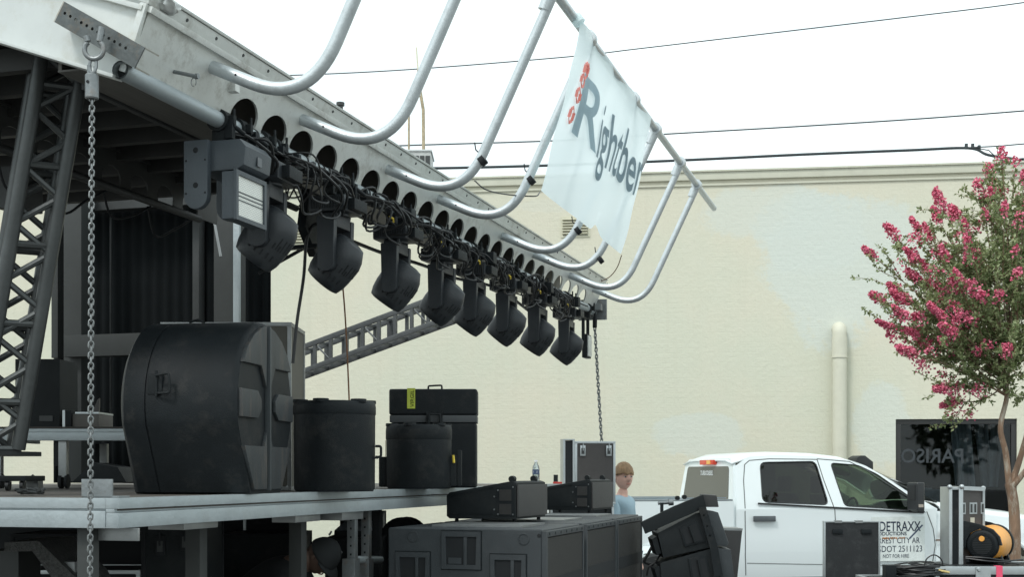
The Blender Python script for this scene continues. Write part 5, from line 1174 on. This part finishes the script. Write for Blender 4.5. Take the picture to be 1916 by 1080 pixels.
# chassis, wheels, floor, interior
MB().box(-1.9,FX+1.7,.3,WID-.3,.42,.60).box(0,FX,.05,WID-.05,.42,.5).build('chassis',TRIM,TK)
def wheel(x,y,s):
    w_=MB().lathe([(.28,-.12),(.37,-.12),(.40,-.08),(.40,.08),(.37,.12),(.28,.12)],(x,y,.40),(0,1,0),32).build('wheel',RUBBER,TK); MB().lathe([(.275,-.10),(.26,-.06),(.10,-.02),(.08,-.07),(.01,-.07)],(x,y,.40),(0,s,0),24).build('rim',EDGE,w_)
for x in (-.95,FX+.86):
    wheel(x,.14,1); wheel(x,WID-.14,-1)
SEAT=mat('grey_seat_cloth',(.42,.39,.32),.8)
def seat(x,y):
    s_=MB().box(x,x+.5,y,y+.5,.72,.88).prism([(x-.02,y+.02,.86),(x+.12,y+.02,.86),(x-.02,y+.02,1.46),(x-.12,y+.02,1.46)],(0,.46,0)).build('seat',SEAT,TK,bevel=.04); MB().box(x-.15,x-.06,y+.12,y+.38,1.48,1.68).build('headrest',SEAT,s_,bevel=.035)
seat(.42,.25); seat(.42,1.25); seat(1.35,.25); seat(1.35,1.25)
m=MB(); m.tube([(2.15+.07*math.sin(R(a))*.4,1.45+.18*math.cos(R(a)),1.22+.18*math.sin(R(a))) for a in range(0,360,20)],.014,6,closed=True).build('steering_wheel',TRIM,TK)
# door sign: magnetic sheet with lettering
a=TP(1630,968); c=TP(1730,1050); g_=MB().box(a[0],c[0],-.006,-.002,c[1],a[1]).build('door_sign',mat('cream_sign_sheet',(.70,.745,.725),.5),TK)
INK=mat('navy_sign_ink',(.05,.07,.12),.5); OR=mat('orange_sign_ink',(.7,.3,.06),.5)
def dt(s_,x,y,h,mt=INK,sx=1,b_=.001,sh=0):
    q=TP(x,y); return text(s_,h,mt,g_,lambda X,Y_,Z:Vector((q[0]+X,-.0085,q[1]+Y_)),bold=b_,sx=sx,shear=sh,ext=.0005)
dt('SIDETRAXX',1632,995,.165,sx=.72,b_=.0015); dt('PRODUCTIONS',1632,1003,.060,sx=1.05)
q=TP(1704,999); m=MB(); m.bar((q[0]-.02,-.0085,q[1]-.06),(q[0]+.15,-.0085,q[1]+.10),.002,.018,(0,0,1)); m.build('lettering',INK,g_)
dt('staging  lighting  sound',1650,1009,.032,sx=1.0,mt=OR); dt('FORREST CITY AR',1627,1018,.098,sx=.82,b_=0); dt('USDOT 2511123',1633,1034,.105,sx=.86,b_=0); dt('NOT FOR HIRE',1651,1045,.062,sx=.82,b_=0)
q=TP(1765,1008); MB().lathe([(.045,0),(.045,.004),(.030,.005),(.028,.002)],(q[0],-.006,q[1]+.045),(0,-1,0),18).box(q[0]-.10,q[0]+.10,-.012,-.004,q[1]-.03,q[1]-.012).build('fender_badge',mat('badge_bronze',(.16,.09,.05),.4),TK)
#@@TREE
# ---------------------------------------------------------------- crepe myrtle
TY=12.2; tb=PY(1893,1078,TY); TR=thing('flowering_tree','crepe myrtle with pink flower clusters and peeling bark at the right edge','tree',(tb.x,tb.y,0))
def TL(x,y,dy=0): p=PY(x,y,TY+dy); return Vector((p.x-tb.x,dy,p.z))
BARK=mat('peeling_bark',(.20,.125,.08),.8,0,.55,9,.6,40,dirt=(.46,.44,.37),dscale=11,damt=1,stretch=(1,1,.3))
LEAF=bpy.data.materials.new('myrtle_leaf'); LEAF.use_nodes=True; k=LEAF.node_tree; k.nodes.clear()
oo=k.nodes.new('ShaderNodeOutputMaterial'); pb=k.nodes.new('ShaderNodeBsdfPrincipled'); pb.inputs['Roughness'].default_value=.5; tl=k.nodes.new('ShaderNodeBsdfTranslucent'); ms=k.nodes.new('ShaderNodeMixShader'); ms.inputs[0].default_value=.3
ge=k.nodes.new('ShaderNodeNewGeometry'); rp=k.nodes.new('ShaderNodeValToRGB'); rp.color_ramp.elements[0].color=(.15,.205,.075,1); rp.color_ramp.elements[1].color=(.34,.38,.19,1)
k.links.new(ge.outputs['Random Per Island'],rp.inputs[0]); k.links.new(rp.outputs[0],pb.inputs['Base Color']); k.links.new(rp.outputs[0],tl.inputs[0]); k.links.new(pb.outputs[0],ms.inputs[1]); k.links.new(tl.outputs[0],ms.inputs[2]); k.links.new(ms.outputs[0],oo.inputs[0])
FLW=bpy.data.materials.new('pink_blossom'); FLW.use_nodes=True; k=FLW.node_tree; pb=k.nodes['Principled BSDF']; pb.inputs['Roughness'].default_value=.7
ge=k.nodes.new('ShaderNodeNewGeometry'); rp=k.nodes.new('ShaderNodeValToRGB'); rp.color_ramp.elements[0].color=(.55,.07,.15,1); rp.color_ramp.elements[1].color=(.82,.25,.35,1); k.links.new(ge.outputs['Random Per Island'],rp.inputs[0]); k.links.new(rp.outputs[0],pb.inputs['Base Color'])
rnd=random.Random(21)
F0=TL(1889,905)
m=MB(); m.tube(bez([TL(1897,1240,0)-Vector((0,0,0)) if False else Vector((.02,0,0)),TL(1898,1078),TL(1899,1000),TL(1896,940),F0],6),.058,14,r2=.044)
m.tube(bez([F0-Vector((0,0,.05)),TL(1882,850),TL(1872,800),TL(1884,740),TL(1878,690)],6),.030,10,r2=.018)
m.tube(bez([F0-Vector((0,0,.04)),TL(1905,870,.05),TL(1925,800,.1),TL(1950,700,.15)],6),.033,10,r2=.018)
m.tube(bez([F0-Vector((0,0,.06)),TL(1912,890,-.05),TL(1940,850,-.1),TL(1980,760,-.2)],6),.030,10,r2=.016)
m.build('trunk',BARK,TR)
tips=[(1628,474,0),(1672,438,.1),(1705,480,-.1),(1716,425,.2),(1752,405,.1),(1760,380,-.2),(1712,520,.0),(1690,560,-.2),(1648,560,.1),(1675,540,.3),(1660,610,-.1),(1700,620,.1),(1745,575,-.4),(1760,590,-.5),(1700,660,-.2),(1725,640,.3),(1768,727,-.1),(1785,752,.1),(1830,345,.0),(1850,318,.2),(1875,295,-.2),(1900,310,.1),(1915,330,-.3),(1806,420,-.3),(1786,400,.3),(1810,450,-.5),(1843,400,-.2),(1880,390,-.5),(1790,520,-.5),(1730,500,.2),(1820,540,-.55),(1870,555,-.6),(1884,660,-.6),(1905,410,-.5),(1740,440,.3),(1770,480,-.3),(1860,350,.3),(1830,470,.4),(1690,590,-.25),(1775,620,-.5),(1905,370,.2),(1900,470,-.6),(1930,280,0),(1960,310,.3),(2000,330,-.2),(2040,380,.2),(2080,450,0),(2100,540,.2),(2090,620,-.2),(2050,600,-.5),(1990,440,-.6),(1960,380,-.4),(1950,520,-.65),(1850,560,.6),(1900,440,.7),(1960,470,.7),(2020,560,.5),(1800,600,.5),(1760,540,.5)]
forks=[TL(1880,740),TL(1884,720,.05),TL(1930,770,.1),TL(1950,720,.1),TL(1890,690)]
mb=MB(); ml=MB(); mf=MB()
def leaf(p,d,s):
    d=d.normalized(); u_=d.cross(Vector((rnd.uniform(-1,1),rnd.uniform(-1,1),rnd.uniform(-.2,1)))).normalized()*s*.28
    nrm_=d.cross(u_).normalized()*s*.07
    ml.add([p,p+d*s*.45+u_+nrm_,p+d*s,p+d*s*.45-u_+nrm_],[(0,1,2),(0,2,3)])
def rv(): 
    v=Vector((rnd.gauss(0,1),rnd.gauss(0,1),rnd.gauss(0,1))); return v.normalized()
def blossom(c,r_,L_,dirn,n_,loose=1.0):
    for i in range(n_):
        t_=rnd.random()**.8; rr_=r_*(1-.6*t_)*rnd.random()**.35*loose; q=c+dirn*L_*t_+rv()*rr_; s=rnd.uniform(.009,.016)
        a_=rv(); b_=a_.orthogonal().normalized(); e_=a_.cross(b_)
        # crinkled little floret: irregular 5-sided cup
        pts=[q+(b_*math.cos(R(72*j))+e_*math.sin(R(72*j)))*s*rnd.uniform(.7,1.2)+a_*s*rnd.uniform(-.5,.5) for j in range(5)]
        mf.add([q-a_*s*.5]+pts,[(0,1+j,1+(j+1)%5) for j in range(5)])
def branch(a,c,r0,r1,leafn,bow=.15,ls=.05):
    mid=(a+c)/2+Vector((0,0,-.1*bow))+rv()*.06; pts=bez([a,mid,c],7); mb.tube(pts,r0,6,r2=r1)
    for i in range(leafn):
        t_=rnd.uniform(.25,1)**.8; q=pts[min(len(pts)-1,int(t_*(len(pts)-1)))]
        q=q+(pts[min(len(pts)-1,int(t_*(len(pts)-1))+1)]-q)*rnd.random()
        leaf(q+rv()*.012,(rv()+Vector((0,0,-.1))),rnd.uniform(.6,1.1)*ls)
    return pts
for (x,y,dy) in tips:
    tip=TL(x,y,dy); a=min(forks,key=lambda f:(f-tip).length+rnd.uniform(0,.4)); 
    pts=branch(a,tip,.009,.003,85)
    # twigs off the branch
    for k_ in range(7):
        i=rnd.randint(4,len(pts)-2); q=pts[i]; d_=((pts[i+1]-pts[i]).normalized()*.8+rv()*.8); ln=rnd.uniform(.12,.34)
        branch(q,q+d_*ln,.004,.0015,40,ls=.042)
    dirn=(tip-a).normalized(); inside=x>1790
    L_=rnd.uniform(.10,.19)*(.8 if inside else 1); 
    blossom(tip-dirn*.05,.045 if not inside else .05,L_,dirn,rnd.randint(200,330) if not inside else rnd.randint(25,110),1.1 if rnd.random()<.6 else 1.7)
    if not inside:
        for _k in range(2): q=pts[-3-_k*4]+rv()*.12; blossom(q,.05,.08,(dirn+rv()*.7).normalized(),rnd.randint(25,70),2.2)
    if rnd.random()<.4: 
        q=pts[-3]+rv()*.07; blossom(q,.05,.08,(dirn+rv()*.6).normalized(),rnd.randint(50,110),1.5)
# inner crown clumps
ctr=[(1900,560,0,.42),(1860,620,-.1,.36),(1850,500,-.1,.34),(1895,430,0,.36),(1880,360,0,.26),(1800,600,.1,.30),(1790,510,.1,.26),(1960,600,.1,.45),(1980,480,0,.45),(1990,660,-.1,.35),(1860,690,0,.25),(1740,600,0,.22),(1910,690,-.1,.30),(2040,540,0,.35),(1960,380,0,.33),(1760,560,-.25,.2),(1830,420,.1,.2),(1840,650,.2,.25)]
for (x,y,dy,rd) in ctr:
    c_=TL(x,y,dy)
    for k_ in range(int(105*(rd/.35)**2)):
        q=c_+rv()*rd*rnd.random()**.45; d_=rv(); ln=rnd.uniform(.08,.2)
        if noise.noise(q*3.4)<-.04: continue
        branch(q,q+d_*ln,.002,.001,24,ls=.044)
mb.build('branch',BARK,TR); ml.build('foliage',LEAF,TR,smooth=0); mf.build('blossom',FLW,TR,smooth=0)
print('leaves',len(ml.v)//4,'florets',len(mf.v)//6)
# hanging sprays lower left of the crown
# street trees on the other side of the road, behind the camera: seen only mirrored in the truck glass
def far_trees():
    rn=random.Random(5); m=MB()
    for i in range(15):
        x0=-34+6.2*i+rn.uniform(-1.5,1.5); y0=-20+rn.uniform(-3,3); h=rn.uniform(4.5,8.5); rr_=rn.uniform(1.6,2.9)
        m.tube([(x0,y0,0),(x0+.1,y0,h*.5)],.16,6)
        for k in range(330):
            v=Vector((rn.gauss(0,1),rn.gauss(0,1),rn.gauss(0,1))).normalized()*rn.random()**.4; c=Vector((x0+v.x*rr_,y0+v.y*rr_,h*.62+v.z*h*.36)); a=Vector((rn.gauss(0,1),rn.gauss(0,1),rn.gauss(0,1))).normalized(); b=a.orthogonal().normalized(); s_=rn.uniform(.15,.38)
            m.quad(c-a*s_,c+b*s_*.6,c+a*s_,c-b*s_*.6)
    return tag(m.build('tree_line',mat('street_tree_leaf',(.05,.08,.03),.7),None,smooth=0),None,None,kind='stuff')
far_trees()
#@@PEOPLE
# ---------------------------------------------------------------- people
SKIN=mat('skin',(.66,.40,.32),.55,0,.08,20,.05,100); HAIR=mat('light_brown_hair',(.27,.165,.085),.6,0,.3,30,.4,120,stretch=(1,1,.2)); SHIRT=mat('light_blue_shirt',(.33,.45,.52),.85,0,.06,6,.2,40); JEAN=mat('denim',(.05,.07,.12),.85)
def head_mesh(name,m_,parent,M,H=.235):
    bm=bmesh.new(); bmesh.ops.create_uvsphere(bm,u_segments=40,v_segments=30,radius=1)
    # face toward -y, z up; H = head height
    for v in bm.verts:
        x,y,z=v.co; hw=.31*H*2*.5; 
        X=x*.335*H*(1-.10*max(0,-z)**1.5*1.4-(.16 if z<-.6 else 0)*(-z-.6)*2); Y=y*.40*H; Z=z*.5*H
        if y<0: Y*=.90-.03*z
        if z<-.2 and y>0: Y*=1-.55*(-z-.2)     # nape
        if z<-.55 and y<0: Y*=1+.06
        fx,fz=x,z
        if y<0:
            Y-=.15*H*math.exp(-(x/.16)**2-((z+.16)/.16)**2)*.95+.05*H*math.exp(-(x/.10)**2-((z-.02)/.16)**2)   # nose, bridge
            Y+=.065*H*(math.exp(-((abs(x)-.40)/.17)**2-((z-.06)/.10)**2))          # eye sockets
            Y-=.025*H*math.exp(-(x/.5)**2-((z-.24)/.08)**2)                         # brow
            Y-=.030*H*math.exp(-(x/.26)**2-((z+.46)/.045)**2)-.016*H*math.exp(-(x/.24)**2-((z+.515)/.02)**2)+.030*H*math.exp(-(x/.24)**2-((z+.57)/.05)**2)
            Y-=.045*H*math.exp(-(x/.25)**2-((z+.88)/.14)**2)                        # chin
        v.co=Vector((X,Y,Z))
    me=bpy.data.meshes.new(name); bm.to_mesh(me); bm.free()
    for v in me.vertices: v.co=M@v.co
    return link(name,me,m_,parent,80)
def sph(m,c,r,sx=1,sy=1,sz=1,M=Matrix(),n=12):
    bb_=bmesh.new(); bmesh.ops.create_uvsphere(bb_,u_segments=n,v_segments=n-2,radius=r); m.add([M@(Vector((v.co.x*sx,v.co.y*sy,v.co.z*sz))+Vector(c)) for v in bb_.verts],[[v.index for v in f.verts] for f in bb_.faces]); bb_.free()
def face_bits(parent,M,H):
    m=MB()
    for s in (-1,1): sph(m,(s*.135*H,-.325*H,.03*H),.032*H*1.25,1.3,.6,.7,M)
    m.build('eye',mat('eye_white',(.55,.53,.5),.3),parent); m=MB()
    for s in (-1,1): sph(m,(s*.135*H,-.352*H,.03*H),.026*H,1.1,.6,1,M)
    m.build('iris',mat('iris_dark',(.03,.035,.04),.3),parent)
    for s in (-1,1): m=MB(); m.tube([M@Vector((s*.06*H,-.372*H,.105*H)),M@Vector((s*.13*H,-.372*H,.125*H)),M@Vector((s*.20*H,-.335*H,.105*H))],.017*H,6); m.build('eyebrow',HAIR,parent)
    m=MB()
    m.tube([M@Vector((-.085*H,-.348*H,-.248*H)),M@Vector((0,-.378*H,-.243*H)),M@Vector((.085*H,-.348*H,-.248*H))],.019*H,6).build('lips',mat('lip',(.40,.15,.12),.5),parent)
    for s in (-1,1): m=MB(); sph(m,(s*.335*H,.02*H,-.02*H),.075*H,.32,.75,1.25,M); m.build('ear',parent.data.materials[0],parent)
# standing man
PYd=13.2; hp=PY(1167,893,PYd); mn=thing('person','man with short fair brown hair and pale blue t-shirt standing beside the upright flight case','person',(hp.x,hp.y,0)); hz=hp.z
H=.262; Mh=Matrix.Translation((0,0,hz))@Matrix.Rotation(R(27),4,'Z')@Matrix.Rotation(R(4),4,'X')
J=[(0,.02,.93,.12,.10),(0,.02,1.10,.12,.09),(0,.03,1.30,.13,.09),(0,.03,hz-.27,.10,.07),(0,.015,hz-.18,.050,.052),(0,.0,hz-.10,.050,.055),
   (-.185,.03,hz-.255,.055),(-.24,.03,hz-.56,.042),(-.25,-.06,hz-.86,.032),(-.25,-.09,hz-.94,.026,.04),(.185,.03,hz-.255,.055),(.24,.03,hz-.56,.042),(.25,-.06,hz-.86,.032),(.25,-.09,hz-.94,.026,.04),
   (-.10,.02,.86,.095),(-.11,.0,.48,.06),(-.11,.03,.09,.042),(-.11,-.13,.045,.035,.03),(.10,.02,.86,.095),(.11,.0,.48,.06),(.11,.03,.09,.042),(.11,-.13,.045,.035,.03)]
E_=[(0,1),(1,2),(2,3),(3,4),(4,5),(3,6),(6,7),(7,8),(8,9),(3,10),(10,11),(11,12),(12,13),(0,14),(14,15),(15,16),(16,17),(0,18),(18,19),(19,20),(20,21)]
RB=Matrix.Rotation(R(62),4,'Z')
def rot(P): return [tuple(RB@Vector(p[:3]))+tuple(p[3:]) for p in P]
J=rot(J)
skin('body',J,E_,SKIN,mn)
def fatter(idx,d): return [tuple(list(J[i][:3])+[r+d for r in J[i][3:]]) for i in idx]
sj=rot([(0,.02,.93,.13),(0,.02,1.10,.13),(0,.03,1.32,.135),(0,.03,hz-.275,.11),(0,.02,hz-.172,.058),(-.17,.03,hz-.265,.066),(-.215,.03,hz-.46,.062),(.17,.03,hz-.265,.066),(.215,.03,hz-.46,.062)])
sj=[tuple(list(p[:3])+[r+.014 for r in p[3:]]) for p in sj]
skin('t_shirt',sj,[(0,1),(1,2),(2,3),(3,4),(3,5),(5,6),(3,7),(7,8)],SHIRT,mn)
tj=[(0,.02,.93,.13),J[14],J[15],J[16],J[18],J[19],J[20]]; tj=[tuple(list(p[:3])+[r+.016 for r in p[3:]]) for p in tj]
skin('trousers',tj,[(0,1),(1,2),(2,3),(0,4),(4,5),(5,6)],JEAN,mn)
hd=head_mesh('head',SKIN,mn,Mh,H); face_bits(hd,Mh,H)
bm=bmesh.new(); bmesh.ops.create_uvsphere(bm,u_segments=48,v_segments=36,radius=1)
kill=[]
for v in bm.verts:
    x,y,z=v.co
    front=.16+.10*math.sin(x*9)*.5; lim = front if y<-.35 else (.02 if y<.12 else -.42)
    if z<lim: kill.append(v)
    w_=1+.05*noise.noise(Vector((x*9,y*9,z*2)))+.03*noise.noise(Vector((x*25,y*25,z*4)))
    v.co=Vector((x*.375*H*w_,y*.435*H*w_*(.93 if y<0 else 1),z*.545*H*w_+.012*H))
    if z<-.2 and y>0: v.co.y*=1-.4*(-z-.2)
bmesh.ops.delete(bm,geom=kill,context='VERTS'); me=bpy.data.meshes.new('hair'); bm.to_mesh(me); bm.free()
for v in me.vertices: v.co=Mh@v.co
link('hair',me,HAIR,mn,80,solid=.008)
# crouching man under the stage
p=PY(602,1048,7.9); cm=thing('person','man in a black shirt and dark cap bending down under the stage deck','person',(p.x,p.y,0)); BSH=mat('black_shirt',(.012,.013,.015),.9,0,.2,4,.2,30)
c_=Vector((0,0,p.z+.02)); 
J=[(-.62,.12,.62,.11),(-.50,.10,.86,.11),(-.33,.05,1.06,.11),(-.17,.02,1.14,.09),(-.08,.0,c_.z+.01,.055),(-.03,0,c_.z,.05),
  (-.20,-.17,1.08,.07),(-.10,-.26,.84,.05),(.12,-.24,.72,.035),(.20,-.22,.68,.03,.04),(-.16,.2,1.08,.07),(-.05,.28,.84,.05),(.15,.25,.72,.035),(.22,.23,.68,.03,.04),
  (-.55,-.05,.55,.10),(-.15,-.10,.50,.075),(-.22,-.08,.10,.045),(-.08,-.08,.05,.035),(-.55,.28,.55,.10),(-.15,.30,.50,.075),(-.22,.30,.10,.045),(-.08,.30,.05,.035)]
SKD=mat('shaded_skin',(.13,.08,.06),.6,0,.1,20)  # skin colour darkened to carry the shade under the deck
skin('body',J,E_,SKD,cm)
sj=[tuple(list(J[i][:3])+[r+(.06 if i<4 else .02) for r in J[i][3:]]) for i in (0,1,2,3,6,7,10,11)]+[(-.11,.01,c_.z-.01,.085)]
skin('t_shirt',sj,[(0,1),(1,2),(2,3),(3,4),(4,5),(3,6),(6,7),(3,8)],BSH,cm)
tj=[tuple(list(J[i][:3])+[r+.018 for r in J[i][3:]]) for i in (0,14,15,16,18,19,20)]
skin('trousers',tj,[(0,1),(1,2),(2,3),(0,4),(4,5),(5,6)],JEAN,cm)
Mc=Matrix.Translation(c_)@Matrix.Rotation(R(62),4,'Z')@Matrix.Rotation(R(58),4,'X')
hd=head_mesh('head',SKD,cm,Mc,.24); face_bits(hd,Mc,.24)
H=.24; CAPm=mat('dark_cap_cloth',(.035,.038,.04),.85); bm=bmesh.new(); bmesh.ops.create_uvsphere(bm,u_segments=32,v_segments=24,radius=1)
kill=[v for v in bm.verts if v.co.z<.12]
for v in bm.verts: x,y,z=v.co; v.co=Vector((x*.37*H,y*.44*H,z*.54*H))
bmesh.ops.delete(bm,geom=kill,context='VERTS'); me=bpy.data.meshes.new('cap'); bm.to_mesh(me); bm.free()
for v in me.vertices: v.co=Mc@v.co
cp_=link('cap',me,CAPm,cm,80,solid=.006)
m=MB(); vs=[];K2=12
for j in range(2):
    for i in range(K2+1):
        a=R(200+140*i/K2); rr_=1 if j==0 else 1.55; vs.append(Mc@Vector((math.cos(a)*.36*H*(1 if j==0 else 1.02),math.sin(a)*.43*H*rr_,(.07-.05*j)*H+.02*H*abs(math.sin(a)))))
m.add(vs,[(i,i+1,K2+2+i,K2+1+i) for i in range(K2)]); m.build('cap_brim',CAPm,cp_,solid=.005)
m=MB(); 
for i in range(3): m.bar(Mc@Vector((.30*H*.95,-.16*H+.07*i,.28*H)),Mc@Vector((.30*H*.95,-.12*H+.07*i,.40*H)),.004,.012)
m.build('cap_emblem',mat('pale_cap_thread',(.35,.36,.36),.8),cp_)
#@@UNDER
# ---------------------------------------------------------------- gear under the stage
def ucase(name,label,x0,x1,ytop,Y,dep,mt,latches=(),edge=DKST,bot=0):
    a=PY(x0,0,Y); c=PY(x1,ytop,Y); return flight(name,label,(a.x,Y,bot),0,c.x-a.x,dep,c.z-bot,face=mt,edge=edge,latch=latches)
Y=7.0; a=PY(264,0,Y).x
c_=ucase('black_trunk','black trunk with two light latches under the near deck',264,373,947,Y,.6,BLK2,latches=(((300-264)/F*Y,PY(0,1022,Y).z),((347-264)/F*Y,PY(0,1014,Y).z)),edge=RIB)
ucase('dark_crate','wide dark crate under the deck left of the centre post',20,300,1000,9.0,.6,RIB,edge=RIB)
ucase('road_case','dark road case with aluminium rim behind the bending man',400,560,1000,9.3,.6,BLK,edge=RIB)
ucase('road_case','black road case with bright rails standing under the middle of the deck',455,548,955,9.95,.3,BLK,edge=EDGE,bot=1.14)
ucase('equipment_rack','black equipment rack under the deck beside the perforated legs',608,712,1007,8.9,.5,BLK2,edge=RIB)
r=boxthing('mixing_console','grey topped console lying on the black rack under the deck','console',625,706,994,1006,8.85,.3,BLK2,bot=PY(0,1006,8.85).z)
w_=r['w']; m=MB(); m.prism([(0,0,r['h']+.001),(w_,0,r['h']+.001),(w_,.15,r['h']+.055),(.05,.15,r['h']+.055)],(0,.10,0.001)); m.build('top_panel',mat('console_grey',(.32,.36,.39),.5),r)
ucase('speaker_cabinet','black cabinet behind the grey console under the deck',636,716,958,10.5,.3,BLK,edge=RIB)
ucase('dark_crate','tall dark crate far back under the left of the deck',-120,260,960,11.0,.5,RIB,edge=RIB)
p=PY(757,0,9.6); r=thing('cable_drum','round black cable drum edge rising behind the nearest subwoofer','cable drum',(p.x,p.y,0)); zt_=PY(0,968,9.6).z; MB().lathe([(.13,-.06),(.17,-.06),(.17,-.04),(.1,-.04),(.1,.04),(.17,.04),(.17,.06),(.13,.06)],(0,0,zt_-.17),(.3,1,0),30).box(-.2,.2,-.1,.1,0,zt_-.30).build('flange',BLK,r)
ucase('dark_crate','dark crate low behind the first deck legs',230,470,975,10.4,.5,RIB,edge=RIB)
# steel ramp
Y=6.3; a=PY(0,0,Y); r=thing('steel_ramp','dark tread plate ramp under the left end of the deck','ramp',(a.x,Y,0)); q=lambda x,y:(PY(x,0,Y).x-a.x,0,PY(0,y,Y).z)
MB().prism([q(8,1016),q(72,1013),q(140,1080),q(150,1100),q(110,1100),q(60,1032),q(8,1034)],(0,.5,0)).build('tread_plate',mat('tread_plate',(.07,.07,.068),.5,.4,.6,60,.8,150),r)
MB().box(-.1,.05,.1,.4,0,q(0,1034)[2]).build('support',DKST,r)
r=boxthing('toolbox','small grey box at the foot of the ramp under the deck','box',118,140,1052,1085,6.35,.2,DKALU,bot=0)
ucase('black_trunk','low black trunk under the far left of the deck',-60,262,1068,7.6,.5,RIB,edge=EDGE)
